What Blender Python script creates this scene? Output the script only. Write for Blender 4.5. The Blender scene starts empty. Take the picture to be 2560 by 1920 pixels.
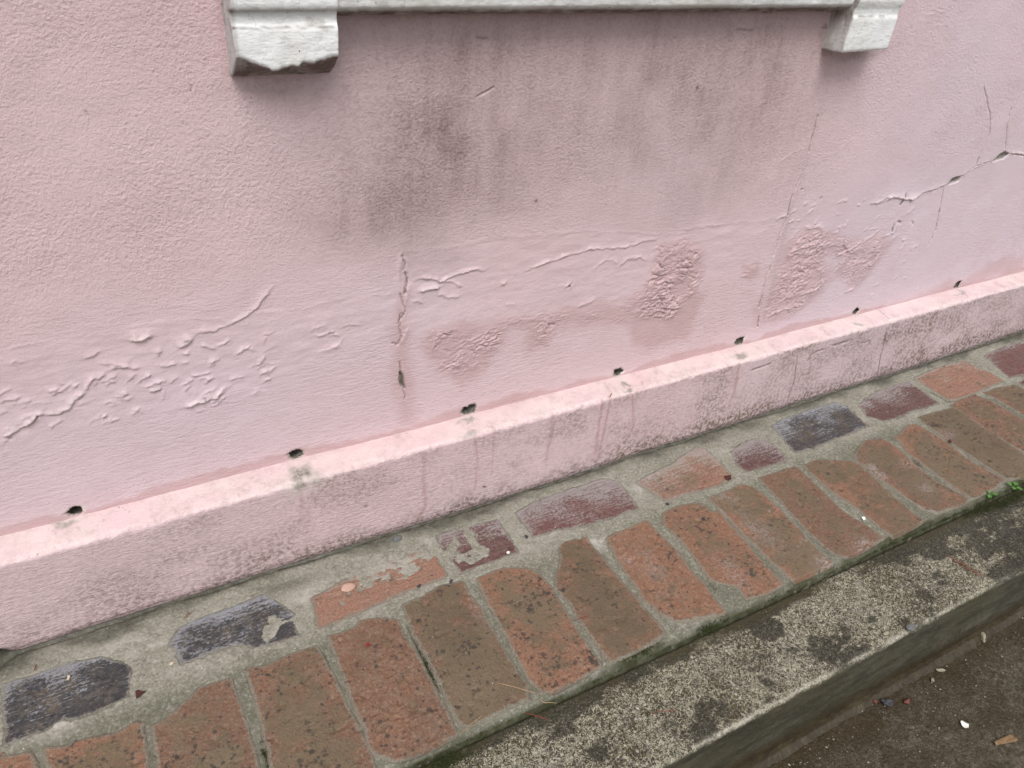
import bpy, bmesh, math, random
import numpy as np
from mathutils import Matrix, Vector
random.seed(7); RNG = np.random.default_rng(11)
sc = bpy.context.scene; COL = sc.collection

# ------------------------------------------------------------------ camera, sky, sun, exposure
RC = np.array([[0.8732, -0.481004, 0.078467], [-0.21591, -0.526138, -0.822534], [0.436927, 0.701295, -0.563277]])                   # rows: camera right, down, forward in world axes
CC = np.array([0.396718, -0.963586, 0.988757]); FPX = 1953.77
cam = bpy.data.cameras.new('camera'); cam_o = bpy.data.objects.new('camera', cam); COL.objects.link(cam_o)
cam.sensor_width = 36.0; cam.lens = 36.0*FPX/2560.0; cam.clip_start = 0.02; cam.clip_end = 500
m = Matrix([[RC[0][i], -RC[1][i], -RC[2][i], CC[i]] for i in range(3)] + [[0,0,0,1]])
cam_o.matrix_world = m; sc.camera = cam_o

SUN_EL, SUN_AZ = math.radians(58), math.radians(205)   # azimuth clockwise from +Y: high, in front of the wall, a little to the left
w = bpy.data.worlds.new('World'); sc.world = w; w.use_nodes = True
nt = w.node_tree; nt.nodes.clear()
sky = nt.nodes.new('ShaderNodeTexSky'); sky.sky_type = 'NISHITA'; sky.sun_disc = False
sky.sun_elevation = SUN_EL; sky.sun_rotation = SUN_AZ; sky.dust_density = 4.0; sky.air_density = 1.0
hs = nt.nodes.new('ShaderNodeHueSaturation'); hs.inputs['Saturation'].default_value = 0.34   # overcast: the blue is veiled by cloud
bg = nt.nodes.new('ShaderNodeBackground'); bg.inputs['Strength'].default_value = 0.13
ow = nt.nodes.new('ShaderNodeOutputWorld')
nt.links.new(sky.outputs[0], hs.inputs['Color']); nt.links.new(hs.outputs[0], bg.inputs['Color']); nt.links.new(bg.outputs[0], ow.inputs[0])
sl = bpy.data.lights.new('sun', 'SUN'); sl.energy = 1.4; sl.angle = math.radians(25); sl.color = (1.0, 0.985, 0.965)
so = bpy.data.objects.new('sun', sl); COL.objects.link(so)
sd_ = Vector((math.sin(SUN_AZ)*math.cos(SUN_EL), math.cos(SUN_AZ)*math.cos(SUN_EL), math.sin(SUN_EL)))
so.rotation_euler = sd_.to_track_quat('Z', 'Y').to_euler(); so.location = (0, -6, 8)
sc.view_settings.view_transform = 'Standard'; sc.view_settings.look = 'None'
sc.view_settings.exposure = 0.30; sc.view_settings.gamma = 1.0; sc.view_settings.use_curve_mapping = False

# ------------------------------------------------------------------ measured points: photo pixels -> metres on a real plane
ZO = {1:(0,1280),2:(850,1280),3:(1700,1280),4:(850,850),5:(1700,640),6:(1700,0),7:(450,0),8:(0,640),9:(0,0),10:(850,500),0:(0,0)}
ZS = {k:860/2212 for k in ZO}; ZS[10] = 960/2212; ZS[0] = 2560/2212
def plane(z, pts, ax, val):
    out = []
    for x, y in pts:
        px, py = ZO[z][0]+x*ZS[z], ZO[z][1]+y*ZS[z]
        v = RC.T @ np.array([(px-1280)/FPX, (py-960)/FPX, 1.0]); t = (val-CC[ax])/v[ax]
        out.append(CC+t*v)
    return np.array(out)
def W(z, *pts): return plane(z, pts, 1, 0.0)[:, [0,2]]          # on the wall: x, z
def PF(z, *pts): return plane(z, pts, 1, -0.050)[:, [0,2]]      # on the plinth's front: x, z
def PT(z, *pts): return plane(z, pts, 2, 0.168)[:, :2]          # on the plinth's top: x, y
def G(z, *pts): return plane(z, pts, 2, 0.0)[:, :2]             # on the bricks: x, y
def K(z, *pts): return plane(z, pts, 2, -0.013)[:, :2]          # on the kerb's top: x, y
def PV(z, *pts): return plane(z, pts, 2, -0.165)[:, :2]         # on the pavement: x, y

# ------------------------------------------------------------------ numeric noise and distances
_T = RNG.random((64, 256, 256)).astype(np.float32)
def vn(x, y, seed=0):
    t = _T[seed % 64]
    xi = np.floor(x); yi = np.floor(y); fx = x-xi; fy = y-yi
    fx = fx*fx*fx*(fx*(fx*6-15)+10); fy = fy*fy*fy*(fy*(fy*6-15)+10)
    a = xi.astype(np.int64) & 255; b = yi.astype(np.int64) & 255; a1 = (a+1) & 255; b1 = (b+1) & 255
    return (t[a,b]*(1-fx)+t[a1,b]*fx)*(1-fy)+(t[a,b1]*(1-fx)+t[a1,b1]*fx)*fy
def fbm(x, y, seed=0, oct=4, rough=.5):
    s = 0; a = 1; tot = 0
    for i in range(oct):
        s = s+a*vn(x*2**i+17.3*i, y*2**i+9.1*i, seed+i); tot += a; a *= rough
    return s/tot
def sst(a, b, x):
    t = np.clip((x-a)/(b-a), 0, 1); return t*t*(3-2*t)
def seg_dist(X, Y, pts):
    """distance to a polyline and side (+ = left of its direction)"""
    D = np.full(X.shape, 1e9); Sg = np.ones(X.shape); U = np.zeros(X.shape)
    n = len(pts)-1
    for i in range(n):
        ax, ay = pts[i]; bx, by = pts[i+1]; dx, dy = bx-ax, by-ay; L = dx*dx+dy*dy+1e-12
        t = np.clip(((X-ax)*dx+(Y-ay)*dy)/L, 0, 1)
        d = np.hypot(X-ax-t*dx, Y-ay-t*dy); c = dx*(Y-ay)-dy*(X-ax)
        k = d < D; D = np.where(k, d, D); Sg = np.where(k, np.sign(c), Sg); U = np.where(k, (i+t)/n, U)
    return D, Sg, U
def poly_sd(X, Y, pts):
    D, _, _ = seg_dist(X, Y, list(pts)+[pts[0]])
    ins = np.zeros(X.shape, bool); n = len(pts)
    for i in range(n):
        ax, ay = pts[i]; bx, by = pts[(i+1) % n]
        if ay == by: continue
        c = ((ay > Y) != (by > Y)) & (X < (bx-ax)*(Y-ay)/(by-ay)+ax); ins ^= c
    return np.where(ins, -D, D)

class Field:
    """a grid of real surface points (u along x, v across) with a height and named stain masks"""
    def __init__(s, us, vs):
        s.us, s.vs = us, vs; s.U, s.V = np.meshgrid(us, vs, indexing='ij'); s.h = np.zeros(s.U.shape); s.a = {}
    def at(s, n):
        if n not in s.a: s.a[n] = np.zeros(s.U.shape)
        return s.a[n]
    def box(s, pts, mg):
        p = np.array(pts); i0, i1 = np.searchsorted(s.us, [p[:,0].min()-mg, p[:,0].max()+mg]); j0, j1 = np.searchsorted(s.vs, [p[:,1].min()-mg, p[:,1].max()+mg])
        return slice(i0, i1), slice(j0, j1)
    def near(s, pts, mg, wob=0.0, fr=90, seed=3):
        b = s.box(pts, mg); X, Y = s.U[b], s.V[b]
        if wob: X, Y = X+wob*(fbm(X*fr, Y*fr, seed)-.5)*2, Y+wob*(fbm(X*fr, Y*fr, seed+9)-.5)*2
        return b, X, Y
    def line(s, pts, w, amp, name=None, wob=.002, taper=True, wup=None, wdn=None, fr=90, seed=3):
        """ridge (amp>0), groove (amp<0) or a mask line; wup/wdn give the two sides their own width"""
        mg = 4*max(w, wup or 0, wdn or 0)+wob
        b, X, Y = s.near(pts, mg, wob, fr, seed)
        if X.size == 0: return
        D, Sg, U = seg_dist(X, Y, pts)
        ww = np.where(Sg > 0, wup or w, wdn or w)
        f = np.exp(-(D/ww)**(2 if name or amp < 0 else 1.25))
        if not name and amp > 0: f = f*np.clip(.15+1.5*fbm(X*95, Y*95, seed+21, 3), .2, 1.5)
        if taper: f = f*np.clip(np.minimum(U, 1-U)*6+.25, 0, 1)
        if name: t = s.at(name); t[b] = np.maximum(t[b], f*amp)
        else: s.h[b] += f*amp
    def blob(s, c, rx, ry, amp, name=None, wob=.0, ang=0, p=1, fr=40, seed=5, mode='max'):
        b, X, Y = s.near([c], 3*max(rx, ry), wob, fr, seed)
        if X.size == 0: return
        dx, dy = X-c[0], Y-c[1]; ca, sa = math.cos(ang), math.sin(ang)
        q = ((dx*ca+dy*sa)/rx)**2+((-dx*sa+dy*ca)/ry)**2
        f = np.exp(-q**p)*amp
        if name:
            t = s.at(name); t[b] = np.maximum(t[b], f) if mode == 'max' else t[b]+f
        else: s.h[b] += f
    def poly(s, pts, soft, name, amp=1.0, wob=.004, fr=45, seed=7):
        b, X, Y = s.near(pts, soft*2+wob*2, wob, fr, seed)
        if X.size == 0: return None
        f = 1-sst(-soft, soft, poly_sd(X, Y, pts)); t = s.at(name); t[b] = np.maximum(t[b], f*amp)
        return b, f

def mesh_grid(name, P, mat, attrs=None, drop=None, parent=None, extra=None, smooth=True):
    """P: (n,m,3) points -> one mesh object; drop: (n-1,m-1) mask of faces left open"""
    n, mm = P.shape[:2]; idx = np.arange(n*mm).reshape(n, mm)
    q = np.stack([idx[:-1,:-1], idx[1:,:-1], idx[1:,1:], idx[:-1,1:]], -1).reshape(-1, 4)
    if drop is not None: q = q[~drop.reshape(-1)]
    co = P.reshape(-1, 3)
    if extra is not None:
        q = np.concatenate([q, extra[1]+len(co)]); co = np.concatenate([co, extra[0]])
    me = bpy.data.meshes.new(name)
    me.vertices.add(len(co)); me.vertices.foreach_set('co', np.ascontiguousarray(co, np.float32).ravel())
    me.loops.add(q.size); me.loops.foreach_set('vertex_index', q.astype(np.int32).ravel())
    me.polygons.add(len(q)); me.polygons.foreach_set('loop_start', np.arange(0, q.size, 4, dtype=np.int32))
    me.polygons.foreach_set('loop_total', np.full(len(q), 4, np.int32))
    me.polygons.foreach_set('use_smooth', np.full(len(q), smooth))
    me.update(calc_edges=True); me.validate()
    for k, v in (attrs or {}).items():
        at = me.attributes.new(k, 'FLOAT', 'POINT'); d = np.zeros(len(co), np.float32); d[:v.size] = v.ravel(); at.data.foreach_set('value', d)
    me.materials.append(mat)
    return link(name, me, parent)
def link(name, me, parent=None):
    o = bpy.data.objects.new(name, me); COL.objects.link(o)
    if parent is not None:
        o.parent = parent; o.matrix_parent_inverse = Matrix.Translation(-Vector(parent.location))
    return o
def from_bm(name, bm, mat, parent=None, smooth=True):
    me = bpy.data.meshes.new(name); bmesh.ops.recalc_face_normals(bm, faces=bm.faces); bm.to_mesh(me); bm.free()
    for p in me.polygons: p.use_smooth = smooth
    me.materials.append(mat); return link(name, me, parent)
def empty(name, loc):
    o = bpy.data.objects.new(name, None); COL.objects.link(o); o.location = loc; o.empty_display_size = .05; return o
def tag(o, label=None, cat=None, group=None, kind=None):
    for k, v in (('label', label), ('category', cat), ('group', group), ('kind', kind)):
        if v: o[k] = v
    return o
def lines(*seg):
    """uneven spacing: (start, end, step) pieces joined"""
    out = []
    for a, b, st in seg: out.append(np.linspace(a, b, max(2, int(round((b-a)/st))+1))[:-1])
    out.append(np.array([seg[-1][1]])); return np.concatenate(out)

# ------------------------------------------------------------------ materials
class M:
    def __init__(s, name):
        s.m = bpy.data.materials.new(name); s.m.use_nodes = True; s.t = s.m.node_tree; s.t.nodes.clear()
        s.out = s.t.nodes.new('ShaderNodeOutputMaterial'); s.b = s.t.nodes.new('ShaderNodeBsdfPrincipled')
        s.t.links.new(s.b.outputs[0], s.out.inputs[0]); s.co = s.t.nodes.new('ShaderNodeTexCoord').outputs['Object']
        s.b.inputs['Specular IOR Level'].default_value = .3
    def put(s, sock, v):
        if isinstance(v, bpy.types.NodeSocket): s.t.links.new(v, sock)
        else:
            if sock.type == 'RGBA' and len(v) == 3: v = (*v, 1)
            sock.default_value = v
    def map(s, sx, sy, sz, rot=(0,0,0), loc=(0,0,0)):
        n = s.t.nodes.new('ShaderNodeMapping'); n.inputs['Scale'].default_value = (sx,sy,sz); n.inputs['Rotation'].default_value = rot; n.inputs['Location'].default_value = loc
        s.t.links.new(s.co, n.inputs[0]); return n.outputs[0]
    def noise(s, scale, detail=4, rough=.55, vec=None, dist=0.0, col=False):
        n = s.t.nodes.new('ShaderNodeTexNoise'); s.t.links.new(vec or s.co, n.inputs['Vector'])
        n.inputs['Scale'].default_value = scale; n.inputs['Detail'].default_value = detail; n.inputs['Roughness'].default_value = rough; n.inputs['Distortion'].default_value = dist
        return n.outputs['Color' if col else 'Fac']
    def vor(s, scale, feat='F1', vec=None, rnd=1.0):
        n = s.t.nodes.new('ShaderNodeTexVoronoi'); n.feature = feat; s.t.links.new(vec or s.co, n.inputs['Vector']); n.inputs['Scale'].default_value = scale; n.inputs['Randomness'].default_value = rnd
        return n.outputs
    def math(s, op, a, b=0.0, c=None, clamp=False):
        n = s.t.nodes.new('ShaderNodeMath'); n.operation = op; n.use_clamp = clamp; s.put(n.inputs[0], a); s.put(n.inputs[1], b)
        if c is not None: s.put(n.inputs[2], c)
        return n.outputs[0]
    def mul(s, a, b): return s.math('MULTIPLY', a, b)
    def add(s, a, b): return s.math('ADD', a, b)
    def sub(s, a, b): return s.math('SUBTRACT', a, b)
    def step(s, v, a, b, lo=0.0, hi=1.0):
        n = s.t.nodes.new('ShaderNodeMapRange'); n.interpolation_type = 'SMOOTHSTEP'; s.put(n.inputs[0], v)
        for i, x in enumerate((a, b, lo, hi)): s.put(n.inputs[1+i], x)
        return n.outputs[0]
    def mix(s, f, a, b, mode='MIX'):
        n = s.t.nodes.new('ShaderNodeMix'); n.data_type = 'RGBA'; n.blend_type = mode; n.clamp_factor = True
        s.put(n.inputs[0], f); s.put(n.inputs[6], a); s.put(n.inputs[7], b); return n.outputs[2]
    def attr(s, name, kind='GEOMETRY'):
        n = s.t.nodes.new('ShaderNodeAttribute'); n.attribute_name = name; n.attribute_type = kind; return n.outputs['Fac']
    def sep(s, v=None):
        n = s.t.nodes.new('ShaderNodeSeparateXYZ'); s.t.links.new(v or s.co, n.inputs[0]); return n.outputs
    def bump(s, h, dist, strength=1.0, prev=None):
        n = s.t.nodes.new('ShaderNodeBump'); n.inputs['Distance'].default_value = dist; s.put(n.inputs['Strength'], strength); s.put(n.inputs['Height'], h)
        if prev is not None: s.t.links.new(prev, n.inputs['Normal'])
        return n.outputs[0]
    def done(s, col, rough, nor=None, spec=None):
        s.put(s.b.inputs['Base Color'], col); s.put(s.b.inputs['Roughness'], rough)
        if nor is not None: s.t.links.new(nor, s.b.inputs['Normal'])
        if spec is not None: s.put(s.b.inputs['Specular IOR Level'], spec)
        return s.m
    def specks(s, scale, r, keep, vec=None):
        """sparse dots: cells of a voronoi, only some of them used"""
        v = s.vor(scale, vec=vec); sp = s.sep(v['Color'])
        rad = s.mul(s.step(sp[1], 0, 1, .35, 1.0), r)
        return s.mul(s.step(s.sub(v['Distance'], rad), 0.0, -.03), s.math('GREATER_THAN', sp[0], 1-keep))

PINK = (.672, .508, .524)
def pink_plaster(name, plinth=False):
    k = M(name)
    smooth, dirt_shade, damp, bare, crack, pale = (k.attr(a) for a in ('smooth','dirt_shade','damp','bare','crack','pale'))
    big = k.noise(2.3, 3); mid = k.noise(14, 5, .6); fine = k.noise(420, 4, .65)
    grain = k.add(k.mul(k.noise(245, 4, .6, dist=.1), .72), k.mul(k.noise(105, 3, .5), .28))                       # the pimpled render
    rip = k.noise(1.0, 5, .6, vec=k.map(48, 60, 215, rot=(0,.10,0)), dist=.3)   # sideways float strokes
    rip2 = k.noise(1.0, 4, .6, vec=k.map(130, 200, 420, rot=(0,.14,0)))
    zz = k.sep()[2]
    low = k.step(k.add(zz, k.mul(k.sub(big, .5), .25)), .60, .36) if not plinth else 1.0
    h = k.mix(low, grain, k.add(k.mul(rip, .65), k.mul(rip2, .35))) if not plinth else k.add(k.mul(rip, .5), k.mul(rip2, .6))
    relief = k.mul(k.math('SUBTRACT', 1.0, k.mul(smooth, .85)), k.step(k.noise(4.5, 4, .6), .32, .66, .50, 1.15))
    col = k.mix(k.step(big, .3, .7), PINK, (.666,.492,.500))
    col = k.mix(k.attr('faded_skylit'), col, (.662,.548,.596))  # lavender paint fade with sky light painted into the colour
    col = k.mix(k.step(mid, .35, .75, 0, .35), col, (.612,.452,.466))
    col = k.mix(k.step(fine, .52, .74, 0, .38), col, (.50,.375,.370))
    col = k.mix(k.step(h, .50, .26, 0, k.mul(relief, .38)), col, (.42,.30,.295))
    if plinth: col = k.mix(k.step(k.noise(170, 5, .7), .55, .72, 0, .55), col, (.30,.225,.22))
    col = k.mix(k.mul(pale, k.step(mid, .25, .6, .55, 1)), col, (.685,.590,.560))
    col = k.mix(k.mul(damp, k.step(mid, .2, .7, .75, 1)), col, (.472,.300,.298))
    hs_ = k.sub(h, .5) if not isinstance(h, float) else 0
    pit = k.step(grain, .66, .34, .72, 1.18) if not plinth else k.step(k.noise(140, 5, .75), .40, .62, .25, 1.35)
    dd = k.mul(dirt_shade, k.mul(pit, k.step(mid, .2, .75, .88, 1.1)))
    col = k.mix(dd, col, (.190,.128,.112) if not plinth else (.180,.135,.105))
    cem = k.mix(k.step(k.noise(190, 4, .7), .3, .7), (.10,.095,.075), (.34,.315,.27))
    col = k.mix(bare, col, cem)
    col = k.mix(crack, col, (.055,.036,.028))
    sp = k.specks(26, .034, .42); sp2 = k.specks(70, .06 if not plinth else .085, .18 if not plinth else .5)
    col = k.mix(k.mul(sp, .9), col, (.03,.02,.02)); col = k.mix(k.mul(sp2, .75 if plinth else .55), col, (.09,.055,.05))
    n1 = k.bump(h, .0025 if not plinth else .0030, relief)
    n2 = k.bump(fine, .0007, 1.0, n1)
    n2 = k.bump(k.add(sp, k.mul(sp2, .6)), -.0012, 1.0, n2)
    return k.done(col, k.step(damp, 0, 1, .72, .6), n2, .35)
MAT_WALL = pink_plaster('pink_render'); MAT_PLINTH = pink_plaster('pink_plinth_render', True)

def white_paint():
    k = M('old_white_paint'); a = k.noise(9, 4); f = k.noise(300, 4, .6); s = k.noise(1, 5, .6, vec=k.map(70, 90, 190))
    dirt_shade = k.attr('dirt_shade')
    col = k.mix(k.step(a, .35, .75), (.80,.808,.80), (.72,.71,.67))
    col = k.mix(k.step(s, .60, .78, 0, .6), col, (.36,.32,.27)); col = k.mix(k.step(k.noise(34, 6, .72), .58, .72, 0, .55), col, (.40,.375,.33)); col = k.mix(k.step(k.math('ABSOLUTE', k.sub(k.noise(9, 4, .6, dist=.5), .5)), .0035, .0008, 0, .30), col, (.22,.19,.16))
    col = k.mix(k.mul(dirt_shade, k.step(k.noise(60, 5, .65), .25, .6, .6, 1)), col, (.118,.082,.066))
    sp = k.specks(55, .07, .3); col = k.mix(sp, col, (.10,.08,.06))
    n = k.bump(s, .0011); n = k.bump(f, .0005, 1, n)
    return k.done(col, .62, n)
MAT_WHITE = white_paint()

def dark_hole():
    k = M('weep_hole_mortar'); a = k.noise(160, 4, .6)
    return k.done(k.mix(k.step(a, .35, .7), (.13,.12,.10), (.30,.28,.24)), .95, k.bump(a, .002))
MAT_HOLE = dark_hole()

def mortar():
    k = M('grey_mortar'); moss, grime, lime, joint = (k.attr(a) for a in ('moss','grime','lime','joint'))
    a = k.noise(8, 5, .6); b = k.noise(60, 5, .65); f = k.noise(520, 3, .7)
    col = k.mix(k.step(a, .3, .7), (.275,.262,.215), (.200,.195,.150))
    col = k.mix(k.step(b, .45, .75, 0, .6), col, (.30,.285,.24))
    col = k.mix(k.step(b, .5, .25, 0, .55), col, (.115,.112,.082))
    col = k.mix(k.mul(joint, k.step(b, .2, .6, .7, 1)), col, k.mix(k.step(b, .35, .7), (.120,.122,.085), (.205,.200,.155)))
    f3 = k.noise(230, 4, .7); col = k.mix(k.step(f3, .5, .66, 0, .55), col, (.42,.40,.34))
    col = k.mix(k.step(f3, .47, .32, 0, .65), col, (.085,.082,.06))
    col = k.mix(k.mul(lime, k.step(b, .3, .6, .25, .9)), col, (.47,.44,.40))
    sp = k.specks(95, .13, .16); col = k.mix(k.mul(sp, .8), col, (.55,.50,.40))
    sp2 = k.specks(60, .09, .12); col = k.mix(k.mul(sp2, .8), col, (.05,.045,.035))
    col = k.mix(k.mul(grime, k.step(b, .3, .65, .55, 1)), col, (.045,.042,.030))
    col = k.mix(k.mul(moss, k.step(b, .25, .6, .5, 1)), col, (.036,.038,.014))
    n = k.bump(b, .003); n = k.bump(f, .0009, 1, n)
    return k.done(col, k.step(a, .3, .7, .62, .85), n, .35)
MAT_MORTAR = mortar()

def brick(name, c1, c2, c3, along, wash_col, spots=1.0):
    """along: 'x' or 'y' - the way the wire-cut scratches run; attributes carry each brick's own film, wash and lichen"""
    k = M(name); film, wash, lich, edge, tint, spot, chalk = (k.attr(a) for a in ('film','wash','lichen','edge','tint','spot','chalk'))
    off = k.t.nodes.new('ShaderNodeVectorMath'); off.operation = 'ADD'; k.t.links.new(k.co, off.inputs[0])
    cmb = k.t.nodes.new('ShaderNodeCombineXYZ'); k.put(cmb.inputs[0], k.mul(tint, 37.0)); k.put(cmb.inputs[2], k.mul(tint, 11.0)); k.t.links.new(cmb.outputs[0], off.inputs[1]); k.co = off.outputs[0]
    a = k.noise(9, 5, .6); b = k.noise(45, 6, .62, dist=.4); f = k.noise(480, 4, .7)
    st = k.noise(1, 6, .7, vec=k.map(16, 300, 200, rot=(0,0,-.05)) if along == 'x' else k.map(90, 60, 90), dist=.15)
    if along == 'x': st = k.add(k.mul(st, .42), k.mul(k.noise(1, 4, .75, vec=k.map(190, 300, 200)), .58))
    col = k.mix(k.step(k.add(a, k.mul(k.sub(tint, .5), .55)), .30, .70), c1, c2)
    col = k.mix(k.step(b, .48, .72, 0, .7), col, c3)
    col = k.mix(k.step(f, .5, .75, 0, .45), col, tuple(min(1, x*1.7+.02) for x in c1))
    col = k.mix(k.step(f, .46, .28, 0, .5), col, tuple(x*.5 for x in c2))
    gr = k.noise(230, 4, .72); col = k.mix(k.step(gr, .52, .70, 0, .6), col, tuple(min(1, x*1.6+.05) for x in c3))
    col = k.mix(k.step(gr, .47, .30, 0, .7), col, tuple(x*.42 for x in c2))
    col = k.mix(k.step(k.add(k.mul(b, .6), k.mul(k.noise(110, 4, .65), .4)), .53, .63, 0, .55), col, tuple(x*.55 for x in c2))
    col = k.mix(k.step(k.noise(70, 6, .75), .44, .72, 0, .40), col, (.215,.185,.140))
    # greenish-grey film over the worn middle, ragged
    fm = k.mul(k.step(k.add(k.add(film, k.mul(k.sub(b, .5), 1.7)), k.mul(k.sub(a, .5), 1.3)), .28, .80), .82)
    col = k.mix(fm, col, k.mix(k.step(k.add(k.mul(f, .6), k.mul(a, .4)), .35, .65), (.085,.066,.038), (.165,.130,.080)))
    # cement wash left in the scratches
    ws = k.step(k.add(wash, k.mul(k.sub(st, .5), 2.0)), .40, .62)
    col = k.mix(k.mul(ws, .85), col, wash_col)
    # black lichen spots
    ds = k.noise(150, 3, .6); cl = k.noise(17, 4, .65)
    d2 = k.specks(110, .16, .55); d3 = k.specks(46, .13, .45)
    dots = k.mul(k.mul(k.math('MAXIMUM', d2, d3), k.step(k.add(cl, k.mul(lich, .25)), .52, .66)), .7)
    col = k.mix(dots, col, (.045,.038,.030))
    col = k.mix(k.mul(k.step(k.add(spot, k.mul(k.sub(ds, .5), .9)), .30, .75), .80), col, (.040,.036,.030))
    col = k.mix(k.mul(chalk, k.step(k.add(k.mul(b, .4), k.mul(gr, .6)), .44, .58)), col, (.36,.30,.28))
    sp = k.mul(k.step(k.add(ds, k.mul(k.sub(cl, .5), 1.0)), k.sub(.84, k.mul(lich, .26)), k.sub(.95, k.mul(lich, .26))), .80)
    col = k.mix(sp, col, (.035,.030,.026))
    s3 = k.specks(90, .11, .10); col = k.mix(k.mul(s3, .8), col, (.60,.52,.42))
    col = k.mix(k.mul(k.step(k.add(edge, k.mul(k.sub(k.noise(120, 4, .7), .5), 1.5)), .48, .90), .80), col, k.mix(k.step(f, .35, .65), (.125,.118,.085), (.25,.235,.19)))
    n = k.bump(b, .0020); n = k.bump(gr, .0024, 1, n); n = k.bump(st, .0012 if along == 'x' else .0004, 1, n); n = k.bump(f, .0005, 1, n); n = k.bump(s3, .0008, 1, n)
    return k.done(col, k.step(b, .3, .7, .5, .75), n, .4)
MAT_ORANGE = brick('orange_clay', (.222,.112,.067), (.156,.086,.054), (.205,.138,.086), 'y', (.32,.275,.245))
MAT_PEACH = brick('washed_orange_clay', (.270,.142,.098), (.235,.125,.086), (.27,.175,.125), 'x', (.31,.275,.24))
MAT_PLUM = brick('plum_clay', (.140,.062,.056), (.102,.050,.047), (.165,.090,.080), 'x', (.30,.27,.26))
MAT_SLATE = brick('slate_clay', (.036,.036,.039), (.052,.048,.049), (.062,.042,.041), 'x', (.27,.275,.29))

def kerb_mat():
    k = M('exposed_concrete'); lich, moss, wet, lip = (k.attr(a) for a in ('lichen','moss','wet','lip'))
    a = k.noise(7, 5, .6); b = k.noise(36, 5, .65); f = k.noise(300, 4, .75); g = k.noise(170, 4, .7, dist=1.2)
    col = k.mix(k.step(f, .40, .62), (.020,.017,.008), (.105,.090,.048))
    # pale cement skin left in crooked flecks
    g2 = k.noise(165, 2, .5, dist=1.6); wrm = k.step(k.math('ABSOLUTE', k.sub(g2, .5)), .048, .026)
    q = k.add(k.add(g, k.mul(k.sub(b, .5), .5)), k.mul(k.sub(a, .5), .45))
    wrm = k.mul(wrm, k.step(q, .34, .50))
    fl = k.mul(k.step(q, .52, .58), k.step(k.noise(260, 3, .7), .42, .54))
    col = k.mix(k.math('MAXIMUM', k.mul(fl, .34), k.mul(wrm, .8)), col, k.mix(a, (.575,.535,.385), (.545,.52,.425)))
    v = k.vor(150); vs = k.sep(v['Color'])
    st = k.mul(k.step(v['Distance'], .42, .30), k.math('GREATER_THAN', vs[0], .66))
    scol = k.mix(k.step(vs[1], .2, .8), (.070,.068,.064), (.50,.46,.36)); col = k.mix(k.mul(st, .8), col, scol)
    v2 = k.specks(48, .13, .16); col = k.mix(v2, col, (.52,.47,.36))
    v3 = k.specks(40, .15, .10); col = k.mix(v3, col, (.075,.078,.082))
    lk = k.step(k.add(k.add(lich, k.mul(k.sub(b, .5), 1.1)), k.mul(k.sub(k.noise(120, 4, .7), .5), .7)), .42, .70)
    col = k.mix(k.mul(lk, k.step(f, .36, .66, .97, .62)), col, (.022,.020,.012))
    face = k.mix(k.step(k.noise(1, 5, .6, vec=k.map(11, 40, 46)), .3, .72), (.026,.023,.014), (.082,.075,.050))
    face = k.mix(k.step(f, .45, .70, 0, .55), face, (.10,.09,.062)); face = k.mix(k.step(k.noise(22, 5, .65), .55, .75, 0, .6), face, (.135,.125,.095))
    col = k.mix(lip, col, face)
    col = k.mix(k.mul(k.attr('edge'), k.step(f, .35, .6, .3, 1)), col, (.50,.47,.38))
    col = k.mix(k.mul(moss, k.step(b, .25, .6, .6, 1)), col, (.050,.042,.014))
    col = k.mix(wet, col, k.mix(k.step(b, .35, .7), (.034,.024,.012), (.060,.047,.024)))
    hgt = k.add(k.mul(g, 1.0), k.mul(st, .4))
    n = k.bump(hgt, .0040, k.math('SUBTRACT', 1.0, k.mul(lip, .75))); n = k.bump(f, .0013, 1, n)
    return k.done(col, k.step(wet, 0, 1, .75, .42), n, .4)
MAT_KERB = kerb_mat()

def pave_mat():
    k = M('damp_concrete'); moss = k.attr('moss'); scuff = k.attr('scuff')
    a = k.noise(5, 5, .6); b = k.noise(30, 6, .68, dist=.5); f = k.noise(300, 4, .75); g = k.noise(95, 5, .75)
    col = k.mix(k.step(a, .35, .65), (.056,.038,.018), (.038,.031,.012))
    col = k.mix(k.step(b, .45, .72, 0, .7), col, (.080,.054,.031))
    col = k.mix(k.mul(k.step(g, .55, .68), k.step(b, .35, .6, .25, 1)), col, (.155,.135,.100))
    col = k.mix(k.step(f, .47, .66, 0, .75), col, (.120,.098,.066))
    wr = k.mul(k.step(k.math('ABSOLUTE', k.sub(k.noise(200, 2, .5, dist=1.5), .5)), .035, .012), k.step(b, .42, .62, .10, .85)); col = k.mix(wr, col, (.24,.215,.17))
    col = k.mix(k.step(f, .44, .3, 0, .6), col, (.016,.013,.008))
    col = k.mix(k.mul(scuff, k.step(g, .42, .62, 0, .9)), col, (.205,.185,.150))
    s1 = k.specks(55, .13, .10); col = k.mix(s1, col, (.22,.055,.035))
    s2 = k.specks(80, .12, .12); col = k.mix(s2, col, (.36,.30,.20))
    col = k.mix(k.mul(moss, .8), col, (.052,.034,.012))
    n = k.bump(g, .0045); n = k.bump(k.noise(190, 3, .7), .0030, 1, n); n = k.bump(f, .0018, 1, n)
    return k.done(col, k.step(b, .3, .7, .38, .70), n, .32)
MAT_PAVE = pave_mat()

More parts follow.
